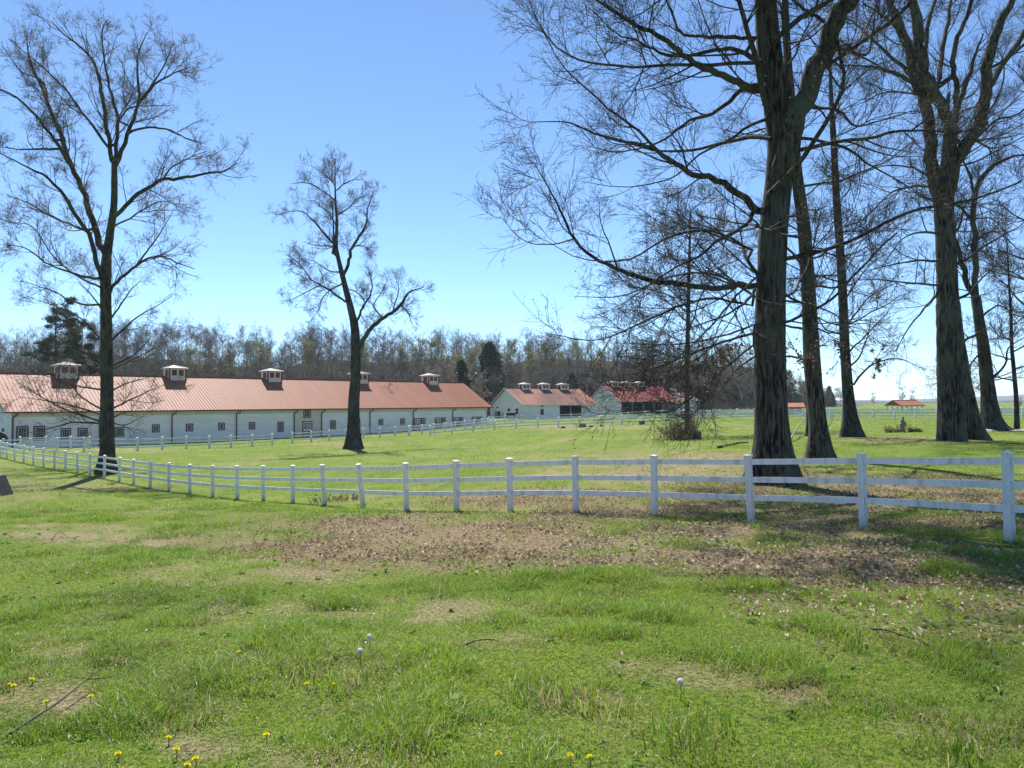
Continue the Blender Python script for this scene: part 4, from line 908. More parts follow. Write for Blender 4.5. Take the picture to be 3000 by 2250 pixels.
def shelter(name, label, px0, px1, d, ridge_py, eave_py, z0, closed, ang=0.12):
    b = Barn(name, label, px0, d, ang, (px1 - px0) / F_PX * d * 1.02, z0, cat='shelter')
    ez = b.hit((px0 + px1) / 2, eave_py, -.4)[1]; L = b.L; W = 5.5; zr = b.hit((px0 + px1) / 2, ridge_py, W / 2)[1]
    s_ = (zr - ez) / (W / 2 + .4)
    b.roof(-.4, ez, W / 2, zr, W + .4, ez, -.3, L + .3, MT['roof'], ribs=.5)
    for i in range(5):
        for y in (.1, W - .1): xx = .1 + (L - .2) * i / 4; b.mb(MB().box(xx - .09, xx + .09, y - .09, y + .09, -.5, ez + .35), 'post', MT['trim_white'])
    b.mb(MB().box(.2, L - .2, .07, .13, .75, .95), 'rail', MT['trim_white'])
    if closed: b.mb(MB().box(0, .12, .2, W - .2, -.5, ez + .2).box(L - .12, L, .2, W - .2, -.5, ez + .2).box(.12, L - .12, W - .35, W - .2, -.5, ez + .2), 'wall', MT['siding'])
    return b
shelter('run_in_shed', 'small red roofed run-in shed seen between the oak trunks', 2303, 2350, 168, 1180.5, 1194, -1.2, True, -.25)
shelter('pavilion', 'long open red roofed shelter far across the right paddock', 2640, 2706, 172, 1173.5, 1189, -1.2, False, .10)
# stuff near the barn
q = gpt(774, 107); bh = empty('birdhouse', q); tag(bh, 'grey nest box on a white post before the long barn', 'birdhouse')
MB().box(-.06, .06, -.06, .06, -.2, 1.25).build('post', MT['fence'], bh)
MB().box(-.33, .33, -.25, .25, 1.25, 2.1).prism([(-.33, 2.102), (.33, 2.102), (0, 2.5)], 1, -.25, .25).build('nest_box', MT['grey'], bh)
MB().hexa([(-.45, -.3, 2.0), (.0, -.3, 2.53), (.0, .3, 2.53), (-.45, .3, 2.0), (-.45, -.3, 2.08), (.0, -.3, 2.61), (.0, .3, 2.61), (-.45, .3, 2.08)]).hexa([(.0, -.3, 2.53), (.45, -.3, 2.0), (.45, .3, 2.0), (.0, .3, 2.53), (.0, -.3, 2.61), (.45, -.3, 2.08), (.45, .3, 2.08), (.0, .3, 2.61)]).build('roof', MT['black'], bh)

# ------------------------------------------------------------------ fences
POST = {}
def post_mesh(w, h, mat, cap):
    m = MB().box(-w / 2, w / 2, -w / 2, w / 2, -.45, h)
    if cap:
        e = w / 2 + .018
        m.add([(-e, -e, h + .002), (e, -e, h + .002), (e, e, h + .002), (-e, e, h + .002), (-e, -e, h + .025), (e, -e, h + .025), (e, e, h + .025), (-e, e, h + .025), (0, 0, h + .025 + w * .22)],
              [(0, 3, 2, 1), (0, 1, 5, 4), (1, 2, 6, 5), (2, 3, 7, 6), (3, 0, 4, 7), (4, 5, 8), (5, 6, 8), (6, 7, 8), (7, 4, 8)])
    o = m.build('post', mat, None); me = o.data; bpy.data.objects.remove(o); return me
def fence(label, pts, rails=(.47, .83, 1.19), h=1.30, pw=.115, rw=.112, mat='fence', cap=True, perbay=True, lean=0.0, group=None, leans=None, name='rail_fence'):
    P = [np.array([x, y, gz(x, y)]) for x, y in pts]
    z_ = np.array([p[2] for p in P])
    for _ in range(3): z_[1:-1] = .25 * z_[:-2] + .5 * z_[1:-1] + .25 * z_[2:]
    for p, zz in zip(P, z_): p[2] = zz
    root = empty(name, P[0]); tag(root, label, 'fence', group)
    me = post_mesh(pw, h, MT['post' if perbay and mat == 'fence' else mat], cap); tops = []
    for i, p in enumerate(P):
        q = P[min(i + 1, len(P) - 1)] - P[max(i - 1, 0)]; a = math.atan2(q[1], q[0])
        o = link('post', me, root, p - P[0])
        lx = (leans or {}).get(i, 0.0) + RNG.normal() * lean; ly = RNG.normal() * lean
        R = Matrix.Rotation(lx, 4, 'Y') @ Matrix.Rotation(ly, 4, 'X') @ Matrix.Rotation(a, 4, 'Z')
        o.rotation_euler = R.to_euler(); tops.append(np.array(R.to_3x3()))
    def pos(i, z): return P[i] + tops[i] @ np.array([0, 0, z]) - P[0]
    if perbay:
        for i in range(len(P) - 1):
            for z in rails:
                a, b_ = pos(i, z), pos(i + 1, z)
                MB().bar(a, b_, .04, rw).build('rail', MT[mat], root)
    else:
        for z in rails:
            m = MB()
            for i in range(len(P) - 1): m.bar(pos(i, z), pos(i + 1, z), .045, rw)
            m.build('rail', MT[mat], root)
    return root
def line(pts, step):
    """evenly spaced fence posts along a world polyline"""
    pts = np.array(pts); Ls = np.concatenate([[0], np.cumsum(np.linalg.norm(np.diff(pts, axis=0), axis=1))])
    t = np.linspace(0, Ls[-1], max(2, int(round(Ls[-1] / step)) + 1))
    return list(zip(np.interp(t, Ls, pts[:, 0]), np.interp(t, Ls, pts[:, 1])))
xy = lambda px, d: tuple(at(px, 1200, d)[:2])
NEAR = [(3560,9.6),(2950,11.7),(2524,14.1),(2196,15.6),(1914,17.0),(1686,18.2),(1494,19.2),(1336,20.3),(1190,21.7),(1064,23.7),(951,25.7),(858,27.7),(772,29.8),(696,31.7),(624,33.6),(557,35.6),(496,37.6),(441,39.3),(393,41.2),(351,43.0),
        (307,45.0),(265,47.0),(228,49.0),(193,51.0),(161,53.0),(129,55.2),(99,57.4),(71,59.7),(44,61.9),(21,64.2),(2,66.3),(-22,68.5)]
fence('near white three-rail fence running across the whole lawn in the foreground', [xy(*p) for p in NEAR], lean=.012, leans={1: -.03, 2: -.03, 3: -.035, 9: -.11, 10: -.08, 8: -.02})
MID = [(247,74),(325,74.5),(403.5,75),(476,77.6),(546.6,80.2),(613.8,82.8),(677,85.4),(739,88),(798,90.6)]
fence('weathered white fence left of the gap in front of the long barn', [xy(*p) for p in MID], rails=(.38, .78, 1.15), pw=.17, rw=.12, mat='fence_far')
MID2 = [(856,93.2),(912,95.4),(964.5,97.4),(1015,99.4),(1064.5,101.4),(1112.7,103.4),(1157.8,105.4),(1197,107.2)]
fence('weathered white fence right of the gap, beyond the lone meadow tree', [xy(*p) for p in MID2], rails=(.38, .78, 1.15), pw=.17, rw=.12, mat='fence_far')
fence('short white fence running left from the end post near the tall left tree', line([xy(247,74), xy(120,72.5), xy(-70,71)], 2.5)[1:], rails=(.40, .80, 1.18), pw=.14, rw=.11, mat='fence_far')
fence('low white paddock fence before the two large windows of the long barn', line([xy(262,80), xy(225,80.5), xy(60,78)], 2.1), rails=(.42, .85, 1.2), pw=.17, rw=.10, mat='fence')
fence('white fence crossing the middle of the photo below the two smaller barns', line([xy(1197,104), xy(1586,104), xy(1771,101), xy(1902,98), xy(2230,96)], 2.95)[1:], rails=(.4, .8, 1.18), pw=.18, rw=.15, mat='fence', perbay=False)
fence('white fence along the far edge of the right hand meadow behind the trees', line([xy(2245,96), xy(2600,96), xy(3120,96)], 2.75), rails=(.35, .75, 1.15), pw=.17, rw=.145, mat='fence', perbay=False)
fence('white fence in front of the stall doors at the right end of the long barn', line([xy(1200,109), xy(1290,114), xy(1400,122), xy(1445,128)], 2.6), rails=(.4, .8, 1.18), pw=.18, rw=.15, mat='fence', perbay=False)
fence('white fence in the yard just below the white barn with three cupolas', line([xy(1430,140), xy(1600,142), xy(1770,143)], 3.0), rails=(.4, .8, 1.18), pw=.17, rw=.12, mat='fence_far', perbay=False)
fence('white fence below the dark open front of the crimson roofed barn', line([xy(1740,131), xy(1900,133), xy(2060,134), xy(2240,135)], 3.0), rails=(.4, .8, 1.18), pw=.17, rw=.13, mat='fence_far', perbay=False)
fence('white double fence seen under the low oak branches beside the shed', line([xy(1960,117), xy(2100,118), xy(2300,119), xy(2480,122)], 2.8), rails=(.4, .8, 1.18), pw=.16, rw=.12, mat='fence_far', perbay=False)
fence('farthest white fence in front of the long open red roofed shelter', line([xy(2330,150), xy(2600,152), xy(3100,156)], 3.2), rails=(.4, .8, 1.2), pw=.22, rw=.18, mat='fence', perbay=False)

# ------------------------------------------------------------------ the wooded hill
def wood_tree(h, mats, up=(20, 45), n1=26, n2=8, n3=5, bud=0, budsize=.1, start=.25, wide=.34, rt=.10):
    k = 14; t = np.linspace(0, 1, k); wob = np.cumsum(RNG.normal(size=(k, 2)) * .09 * h / 14, 0)
    P = np.stack([wob[:, 0], wob[:, 1], t * h - .4], 1)[None]; R = (rt * h / 14 * (1 - t) ** .8 + .02)[None]
    out = [tubes(P, R, 6)]
    P1, r1 = grow(P, R, float(n1), (wide * h * .6, wide * h * 1.2), up, start, .06, .15, 6, .6, .018, lenfall=.3); out.append(tubes(P1, r1, 4)); nt_ = sum(len(q) for _, q in out)
    P2, r2 = grow(P1, r1, float(n2), (.06 * h, .18 * h), (25, 60), .1, .05, .16, 4, .6, .012); out.append(tubes(P2, r2, 3))
    P3, r3 = grow(P2, r2, float(n3), (.03 * h, .09 * h), (25, 65), .1, .05, .16, 3, .6, .009); out.append(tubes(P3, r3, 3))
    V, q = join(out); qm = np.zeros(len(q), int); qm[nt_:] = 1; ml = [mats[0], mats[1]]
    if bud:
        LV_, LQ = leafbits(P3, bud, budsize, .1); q = np.concatenate([q, LQ + len(V)]); V = np.concatenate([V, LV_]); qm = np.concatenate([qm, np.full(len(LQ), 2)]); ml.append(mats[2])
    return np_mesh('woodland_tree', V, q, mats=ml, qm=qm, smooth=False)
def cedar_mesh(h, w, n, mat, trunk):
    t = RNG.random(n) ** .75; a = RNG.random(n) * 2 * PI; lobes = 1 + .22 * np.sin(a * 3 + t * 9) + .15 * np.sin(a * 5 - t * 17)
    r = w * 1.25 * ((1 - t) ** .55 + .04) * np.sqrt(RNG.random(n)) * lobes * np.clip(t * 9, .35, 1)
    p = np.stack([r * np.cos(a), r * np.sin(a), t * h * .97 + .3], 1)
    d1 = np.stack([np.cos(a), np.sin(a), .5 + 0 * a], 1) + RNG.normal(size=(n, 3)) * .6; d1 /= np.linalg.norm(d1, axis=1, keepdims=True)
    d2 = np.cross(d1, RNG.normal(size=(n, 3))); d2 /= np.linalg.norm(d2, axis=1, keepdims=True); s = (.10 + .22 * RNG.random(n))[:, None] * h / 9
    V = np.stack([p - d1 * s, p + d2 * s * .4, p + d1 * s, p - d2 * s * .4], 1).reshape(-1, 3); q = np.arange(n * 4).reshape(n, 4)
    k = 5; tt = np.linspace(0, 1, k); TV, TQ = tubes(np.stack([0 * tt, 0 * tt, tt * h * .9 - .3], 1)[None], (.16 * (1 - tt) + .02)[None], 6)
    V2, Q2 = join([(TV, TQ), (V, q)])
    return np_mesh('cedar_tree', V2, Q2, mats=[trunk, mat], qm=np.concatenate([np.zeros(len(TQ), int), np.ones(n, int)]), smooth=False)
MT['wtrunk'] = simple('woodland_trunk', (0.09, 0.08, 0.07), (0.19, 0.17, 0.15), 1.5, .9)
MT['wtwig'] = simple('woodland_twig', (0.095, 0.078, 0.066), (0.17, 0.14, 0.115), .5, .9)
MT['wbud'] = leafmat('woodland_olive_bud', (.17, .16, .05), (.27, .26, .085), .45)
MT['wgreen'] = leafmat('woodland_spring_leaf', (.21, .23, .06), (.31, .32, .10), .45)
MT['wpink'] = leafmat('woodland_pale_blossom', (.26, .20, .16), (.36, .29, .24), .35)
MT['cedar'] = leafmat('cedar_green', (.022, .036, .016), (.045, .062, .024), .15)
MT['pine'] = leafmat('pine_green', (.022, .04, .015), (.05, .075, .025), .2)
WM = [MT['wtrunk'], MT['wtwig'], MT['wbud']]
bare = [wood_tree(14 + .8 * i, WM, up=((30, 60), (25, 50), (35, 70))[i % 3], n2=9, n3=6, bud=(0, 500, 0, 900, 300, 0, 700)[i % 7], n1=26 + i % 4 * 4, start=.3 + .05 * (i % 3)) for i in range(7)]
green = [wood_tree(15, [MT['wtrunk'], MT['wtwig'], MT['wgreen']], bud=3200, budsize=.14), wood_tree(14, [MT['wtrunk'], MT['wtwig'], MT['wgreen']], bud=2400, budsize=.14)]
pink = [wood_tree(9, [MT['wtrunk'], MT['wtwig'], MT['wpink']], up=(35, 70), n1=30, bud=4200, budsize=.10, start=.15, wide=.42), wood_tree(11, [MT['wtrunk'], MT['wtwig'], MT['wpink']], up=(30, 60), n1=30, bud=3800, budsize=.10, start=.15, wide=.36)]
cedars = [cedar_mesh(9, 2.1, 4200, MT['cedar'], MT['wtrunk']), cedar_mesh(11, 2.3, 5200, MT['cedar'], MT['wtrunk']), cedar_mesh(7, 2.3, 3600, MT['cedar'], MT['wtrunk'])]
def plant(me, x, y, s, name, label, cat, group, dz=0.0):
    o = link(name, me, None, (x, y, gz(x, y) + dz)); o.scale = (s, s, s * (0.92 + .16 * random.random())); o.rotation_euler = (0, 0, random.random() * 6.28)
    return tag(o, label, cat, group)
LB = 'bare grey brown woodland tree on the hillside behind the barns'
LC = 'dark evergreen cedar at the foot of the wooded hill behind the barns'
nb = nc = 0
for row, (dd, step, sc) in enumerate(((8, 5.0, .72), (24, 5.2, .78), (42, 5.2, .85), (62, 5.2, .85), (84, 4.9, .88), (108, 4.6, .9))):
    px = -120 + random.random() * 30
    while px < 2500:
        d = float(woods_edge(px)) + dd + random.uniform(-5, 5); x = (px - CX) / F_PX * d
        if px > 2150: sc_ = sc * .85
        else: sc_ = sc
        if nb < 298:
            plant(random.choice(bare), x, d, sc_ * random.uniform(.70, .90), 'woodland_tree', LB, 'tree', 'bare trees of the wooded hill', -.1); nb += 1
        px += step * random.uniform(.6, 1.45) * F_PX / d
px = -100
while px < 2450:
    d = float(woods_edge(px)) + random.uniform(0, 34); x = (px - CX) / F_PX * d
    plant(random.choice(cedars), x, d, random.uniform(.5, 1.05), 'cedar_tree', LC, 'tree', 'dark cedars at the foot of the wooded hill', -.1); nc += 1
    px += random.uniform(6, 26)
for i, (px, dd, s) in enumerate(((1272,40,1.12),(1345,34,.95),(1420,52,.95),(1500,46,1.1),(1555,40,.95),(1640,44,.95),(1180,48,.9),(2040,30,.85),(1760,40,.9),(900,50,.9),(560,46,.9),(760,52,.95),(1060,46,.95),(1235,56,1.0),(1590,50,1.0),(1690,52,.95),(1385,44,.9))):
    d = float(woods_edge(px)) + dd; x = (px - CX) / F_PX * d
    plant(green[i % 2], x, d, s, 'woodland_tree', 'pale yellow green budding tree standing out on the wooded hill', 'tree', 'pale green trees on the wooded hill')
for i, (px, d, s, lb) in enumerate(((1140,128,.78,'small round pale blossoming tree behind the roof of the long barn'),(1312,168,1.0,'pale budding tree beside the right hand cupola of the long barn'),(1400,182,1.05,'pale budding tree above the gap between the two white barns'),(1260,170,.9,'pale budding tree left of the right hand cupola of the long barn'))):
    x = (px - CX) / F_PX * d; plant(pink[i % 2], x, d, s, 'blossom_tree', lb, 'tree', None)
for px, d, s, lb in ((1436,206,1.75,'tall dark cedar in the gap between the long barn and the white barn'),(1352,186,1.2,'pointed cedar rising behind the right end of the long barn')):
    plant(cedars[1], (px - CX) / F_PX * d, d, s, 'cedar_tree', lb, 'tree', None)
plant(bare[3], (655 - CX) / F_PX * 128, 128, .85, 'woodland_tree', 'bare tree rising above the woods between the tall left tree and the meadow tree', 'tree', None)
for px, d, s, lb in ((2560,250,.33,'faint bare tree on the horizon left of the long open shelter'),(2640,215,.42,'bare tree right behind the roof of the long open shelter'),(2674,220,.34,'small bare tree behind the right part of the long open shelter'),(2905,300,.4,'small bare tree on the horizon left of the thin young tree'),(2985,170,.2,'small round bare tree on the horizon at the right edge')):
    plant(bare[1], (px - CX) / F_PX * d, d, s, 'bare_tree', lb, 'tree', None)
# the deep of the wood: trees nobody could count, one mass
n = 1000; px = RNG.random(n) * 2560 - 150; dd = 6 + 112 * RNG.random(n); d = woods_edge(px) + dd; x = (px - CX) / F_PX * d; hh = (9.5 + 3.2 * RNG.random(n)) * np.where(px > 2150, .85, 1)
k = 5; t = np.linspace(0, 1, k); P = np.zeros((n, k, 3)); z0 = ground(x, d)
for i in range(k): P[:, i] = np.stack([x + RNG.normal(size=n) * .25 * t[i], d + RNG.normal(size=n) * .25 * t[i], z0 - .2 + hh * t[i]], 1)
Rr = .10 * (1 - t[None]) ** .8 * (hh[:, None] / 13) * (.7 + .6 * RNG.random((n, 1))) + .02
P1, r1 = grow(P, Rr, 20.0, (2.2, 4.6), (30, 68), .06, .06, .15, 4, .7, .016, lenfall=.25); P2, r2 = grow(P1, r1, 12.0, (.7, 2.3), (25, 60), .1, .05, .14, 3, .7, .008)
V, q = join([tubes(P, Rr, 4), tubes(P1, r1, 3), tubes(P2, r2, 3)]); nq = len(q); nt0 = n * (k - 1) * 4; LV_, LQ = leafbits(P2, 120000, .075, .25)
sel = (fbm(P2[:, 0, 0], P2[:, 0, 1], 9.0) > .56) & (P2[:, -1, 2] > 9); GV, GQ = leafbits(P2[sel], 60000, .085, .25); LQ = np.concatenate([LQ, GQ + len(LV_)]); LV_ = np.concatenate([LV_, GV])
qm = np.ones(nq + len(LQ), int); qm[:nt0] = 0; qm[nq:] = 2; qm[-60000:] = 3
tag(link('woodland', np_mesh('woodland', np.concatenate([V, LV_]), np.concatenate([q, LQ + len(V)]), mats=WM + [MT['wgreen']], qm=qm, smooth=False)), 'deep bare woodland filling the hillside', 'woodland', kind='stuff')
# undergrowth that reads as one mass
n = 12000; px = RNG.random(n) * 2580 - 130; d = woods_edge(px) + RNG.random(n) ** 1.1 * 122 - 2; x = (px - CX) / F_PX * d
k = 4; D = RNG.normal(size=(n, 3)); D[:, 2] = np.abs(D[:, 2]) + .9; D /= np.linalg.norm(D, axis=1, keepdims=True); Ln = 1.5 + 4.5 * RNG.random(n)
P = np.zeros((n, k, 3)); P[:, 0] = np.stack([x, d, ground(x, d) - .1], 1)
for s in range(1, k): D = D + RNG.normal(size=(n, 3)) * .15; P[:, s] = P[:, s - 1] + D * (Ln / 3)[:, None]
Rr = np.linspace(.05, .015, k)[None] * np.ones((n, 1)); P2, r2 = grow(P, Rr, 4.0, (.6, 1.8), (25, 60), .2, .05, .2, 3, .7, .014)
V, q = join([tubes(P, Rr, 3), tubes(P2, r2, 3)]); LV_, LQ = leafbits(P2, 16000, .20, .3)
tag(link('undergrowth', np_mesh('undergrowth', np.concatenate([V, LV_]), np.concatenate([q, LQ + len(V)]), mats=[MT['wtwig'], MT['cedar']], qm=np.concatenate([np.zeros(len(q), int), np.ones(len(LQ), int)]), smooth=False)), 'tangled brush under the woodland trees', 'undergrowth', kind='stuff')

# pine over the left end of the barn
def pine(name, label, px, d, top_py, w, seed):
    base = gpt(px, d); h = at(px, top_py, d)[2] - base[2]; root = empty(name, base); tag(root, label, 'tree')
    k = 12; t = np.linspace(0, 1, k); P = np.stack([.25 * np.sin(t * 5 + seed), 0 * t, t * h - .3], 1)[None]; R = (.30 * (1 - t) + .04)[None]
    V, q = tubes(P, R, 8); link('trunk', np_mesh('trunk', V, q, mats=[MT['bark_grey']]), root)
    P1, r1 = grow(P, R, 46.0, (w * .55, w * 1.15), (65, 95), .38, .05, .12, 6, .45, .02, lenfall=.35)
    P2, r2 = grow(P1, r1, 7.0, (.5, 1.5), (30, 60), .35, .08, .2, 4, .6, .012)
    V, q = join([tubes(P1, r1, 4), tubes(P2, r2, 3)]); n = 26000; a = RNG.integers(0, len(P2), n); p = P2[a, RNG.integers(2, 4, n)] + RNG.normal(size=(n, 3)) * [.28, .28, .14]
    d1 = RNG.normal(size=(n, 3)) + [0, 0, .6]; d1 /= np.linalg.norm(d1, axis=1, keepdims=True); d2 = np.cross(d1, RNG.normal(size=(n, 3))); d2 /= np.linalg.norm(d2, axis=1, keepdims=True); s = (.12 + .10 * RNG.random(n))[:, None]
    LV_ = np.stack([p - d1 * s, p + d2 * s * .22, p + d1 * s, p - d2 * s * .22], 1).reshape(-1, 3)
    link('crown', np_mesh('crown', np.concatenate([V, LV_]), np.concatenate([q, np.arange(n * 4).reshape(n, 4) + len(V)]), mats=[MT['twig'], MT['pine']], qm=np.concatenate([np.zeros(len(q), int), np.ones(n, int)]), smooth=False), root)
pine('pine_tree', 'dark pine with layered clumps rising behind the left end of the long barn', 165, 124, 885, 5.0, 1)
pine('pine_tree', 'lower dark pine just right of the taller pine, behind the leftmost cupolas', 235, 130, 955, 4.2, 3)

# ------------------------------------------------------------------ hills on the horizon
def ridge(name, d, prof, mat):
    pxs = np.linspace(-1200, 4400, 260); zt = np.interp(pxs, [p[0] for p in prof], [p[1] for p in prof]) + 3.5 * (fbm(pxs, 0 * pxs, 90) - .5) * d / 2200
    V, Qd = [], []; m = 9
    for i, pxv in enumerate(pxs):
        x = (pxv - CX) / F_PX
        for j in range(m):
            u = j / (m - 1); dd = d * (.86 + .5 * u); hgt = math.sin(min(u / .55, 2 - u / .55 if u > .55 else 9) * PI / 2) if u <= .55 else math.cos((u - .55) / .45 * PI / 2)
            V.append((x * dd, dd, -6 + (zt[i] + 6) * max(hgt, 0)))
    for i in range(len(pxs) - 1):
        for j in range(m - 1): a = i * m + j; Qd.append((a, a + m, a + m + 1, a + 1))
    return tag(link(name, np_mesh(name, V, Qd, mats=[mat])), kind='structure')
MT['hill'] = simple('wooded_hill', (.05, .055, .035), (.10, .095, .065), .02, .95)
ridge('hills', 3600, [(-1200, 10), (1900, 8), (2600, 9), (2800, 16), (2880, 27), (2950, 25), (3000, 34), (3100, 46), (3500, 55), (4400, 40)], MT['hill'])
ridge('hills', 900, [(-1200, 2), (2300, 3), (2500, 2.2), (2700, 1.0), (2800, 2.8), (2900, 1.2), (3100, 2.6), (4400, 3)], MT['hill'])

# ------------------------------------------------------------------ small things in the meadow
def ground_hit(px, py):
    v = ray(px, py); s = 2.0
    for _ in range(4000):
        p = CAM + v * s
        if p[2] <= gz(p[0], p[1]): break
        s += max(.02, s * .004)
    return p
def stick(name, label, cat, pts, r, mat, kids=()):
    """a fallen branch lying on the grass; pts = (pixel x, pixel y, lift)"""
    W3 = []
    for px, py, z in pts: p = ground_hit(px, py); W3.append(np.array([p[0], p[1], gz(p[0], p[1]) + z]))
    o = W3[0]; m = MB(); a, rr = resample(np.array(W3) - o, np.linspace(r, r * .35, len(W3)), max(6, len(W3) * 3)); m.tube(a, list(rr), 6)
    for kp in kids:
        K3 = []
        for px, py, z in kp: p = ground_hit(px, py); K3.append(np.array([p[0], p[1], gz(p[0], p[1]) + z]) - o)
        m.tube(K3, list(np.linspace(r * .55, r * .2, len(K3))), 5)
    return tag(m.build(name, mat, None, smooth=True, loc=o), label, cat)
stick('fallen_branch', 'long thin dead branch lying in the grass at lower left', 'branch', [(20,2175,.03),(90,2140,.05),(150,2105,.06),(200,2070,.07),(255,2030,.08),(303,2010,.11)], .009, MT['twig_pale'], [[(255,2030,.08),(290,2022,.07),(325,2012,.06)]])
stick('twig', 'short thin twig lying on the lawn right of the two white seed heads', 'twig', [(1365,1912,.05),(1400,1904,.06),(1440,1901,.06),(1462,1903,.05)], .006, MT['twig'])
stick('twig', 'forked twig lying among scattered leaves at right', 'twig', [(2555,1858,.03),(2590,1872,.06),(2630,1880,.05),(2690,1895,.04)], .009, MT['twig'], [[(2590,1872,.06),(2585,1890,.04)]])
stick('twig', 'bent twig lying on the dry grass at the left edge of the lawn', 'twig', [(150,1590,.04),(175,1580,.12),(200,1584,.05),(235,1592,.03)], .007, MT['twig'])
stick('log', 'dark fallen log on the grass left of the massive oak', 'log', [(2105,1314,.05),(2135,1308,.08),(2165,1303,.1),(2192,1302,.1)], .09, MT['bark_oak'])
stick('fallen_branch', 'pale broken branch leaning in the grass between the oak trunks', 'branch', [(2312,1297,.05),(2330,1286,.45),(2350,1276,.9),(2368,1270,1.3)], .055, MT['wood_pale'], [[(2330,1286,.45),(2336,1276,.7)]])
stick('fallen_branch', 'thin bare forked branch sticking up right of the second oak trunk', 'branch', [(2420,1268,.25),(2432,1266,.55),(2440,1264,.9),(2443,1262,1.2)], .035, MT['twig'], [[(2420,1268,.25),(2410,1260,.9),(2425,1250,1.4)]])

def clump(name, label, cat, px, d, n, h, rad, mats, leaf=0, group=None, sq=.6):
    base = gpt(px, d); k = 5; a = RNG.random(n) * 2 * PI; r = rad * np.sqrt(RNG.random(n)); P = np.zeros((n, k, 3)); P[:, 0] = np.stack([r * np.cos(a), r * np.sin(a) * sq, 0 * a - .05], 1)
    D = np.stack([np.cos(a) * r / rad * .5, np.sin(a) * r / rad * .5, .8 + .4 * RNG.random(n)], 1) + RNG.normal(size=(n, 3)) * .22; D /= np.linalg.norm(D, axis=1, keepdims=True); Ln = h * (.45 + .65 * RNG.random(n))
    for s in range(1, k): D = D + RNG.normal(size=(n, 3)) * .12; P[:, s] = P[:, s - 1] + D * (Ln / (k - 1))[:, None]
    R = np.linspace(.014, .006, k)[None] * np.ones((n, 1)); P2, r2 = grow(P, R, 4.0, (h * .12, h * .4), (20, 55), .25, .06, .2, 4, .7, .005)
    V, q = join([tubes(P, R, 3), tubes(P2, r2, 3)]); qm = np.zeros(len(q), int)
    if leaf: LV_, LQ = leafbits(P2, leaf, .05, .06); q = np.concatenate([q, LQ + len(V)]); V = np.concatenate([V, LV_]); qm = np.concatenate([qm, np.ones(len(LQ), int)])
    for i in range(len(P)): pass
    return tag(link(name, np_mesh(name, V, q, mats=mats, qm=qm, smooth=False), None, base), label, cat, group)
MT['drystem'] = simple('dry_stem', (.20, .14, .10), (.36, .27, .20), 3, .9)
clump('dry_shrub', 'wide dry brown shrub in the meadow left of the massive oak', 'shrub', 1992, 56, 230, 1.6, 1.02, [MT['drystem'], MT['deadleaf']], 900)
clump('dry_weeds', 'tuft of dry weed stems around the broken snag in the right meadow', 'weeds', 2645, 53.6, 26, .75, .8, [MT['drystem'], MT['bud']], 60)
clump('dry_weeds', 'low brown dead weeds just behind the near fence below the meadow tree', 'weeds', 985, 26.4, 60, .28, .9, [MT['drystem'], MT['deadleaf']], 40)
clump('leafy_plant', 'pale green leafy plant left of the broken snag', 'plant', 2612, 53, 30, .42, .4, [MT['bud'], MT['wgreen']], 700)
clump('leafy_plant', 'dark low plant right of the broken snag', 'plant', 2678, 53, 30, .28, .45, [MT['bud'], MT['cedar']], 500)
clump('dry_weeds', 'rusty weeds growing at the far fence between the twin trunks and the leaning tree', 'weeds', 2868, 92, 60, 1.4, .8, [MT['deadleaf'], MT['bud_red']], 400)
def stump(name, label, px, d, r, h, mat):
    base = gpt(px, d); m = MB(); n = 14; k = 6
    for i in range(k):
        z = -.1 + h * i / (k - 1); f = 1 + .45 * math.exp(-i * 1.1)
        for j in range(n): a = 2 * PI * j / n; q = r * f * (1 + .10 * math.sin(3 * a + i * .4) + .06 * random.uniform(-1, 1)); m.v.append((q * math.cos(a), q * math.sin(a), z + (random.uniform(-.06, .06) if i == k - 1 else 0)))
    for i in range(k - 1):
        for j in range(n): m.f.append((i * n + j, i * n + (j + 1) % n, (i + 1) * n + (j + 1) % n, (i + 1) * n + j)); m.m.append(0)
    m.f.append(tuple(range((k - 1) * n, k * n))); m.m.append(0)
    return tag(m.build(name, mat, None, loc=base), label, 'stump')
stump('tree_stump', 'short dark tree stump at the right end of the dry shrub', 2042, 55.5, .27, .62, MT['bark_oak'])
# broken snag
base = gpt(2640, 53); m = MB()
pts = np.array([(0, 0, -.1), (-.04, 0, .15), (.03, .02, .38), (.10, .0, .56), (.06, 0, .75), (.12, 0, .92), (.10, 0, 1.10)]); a, rr = resample(pts, [.30, .26, .17, .22, .13, .09, .02], 22)
m.tube(a, list(rr * (1 + .18 * np.sin(np.arange(22) * 1.7))), 10); m.tube([(.12, 0, .52), (.24, -.02, .66), (.27, 0, .80)], [.09, .07, .02], 7); m.tube([(-.02, 0, .2), (-.16, .03, .34), (-.19, .02, .42)], [.10, .07, .02], 7)
tag(m.build('broken_snag', MT['wood_pale'], None, smooth=True, loc=base), 'weathered broken wooden snag standing in the right meadow', 'snag')
def rock(name, label, cat, px, d, sx, sy, sz, mat, group=None, py=None):
    base = gpt(px, d); import bmesh
    bm = bmesh.new(); bmesh.ops.create_icosphere(bm, subdivisions=3, radius=1)
    for v_ in bm.verts:
        f = 1 + .22 * math.sin(v_.co.x * 3 + px) + .16 * math.sin(v_.co.y * 5 + d) + .1 * math.sin(v_.co.z * 7 + px)
        v_.co = Vector((v_.co.x * sx * f, v_.co.y * sy * f, max(v_.co.z, -.4) * sz * f))
    me = bpy.data.meshes.new(name); bm.to_mesh(me); bm.free(); me.materials.append(mat)
    return tag(link(name, me, None, base + [0, 0, sz * .25]), label, cat, group)
rock('stone_slab', 'flat pale stone slab at the foot of the leaning greyish tree', 'stone', 2893, 52.5, .62, .35, .11, MT['stone'])
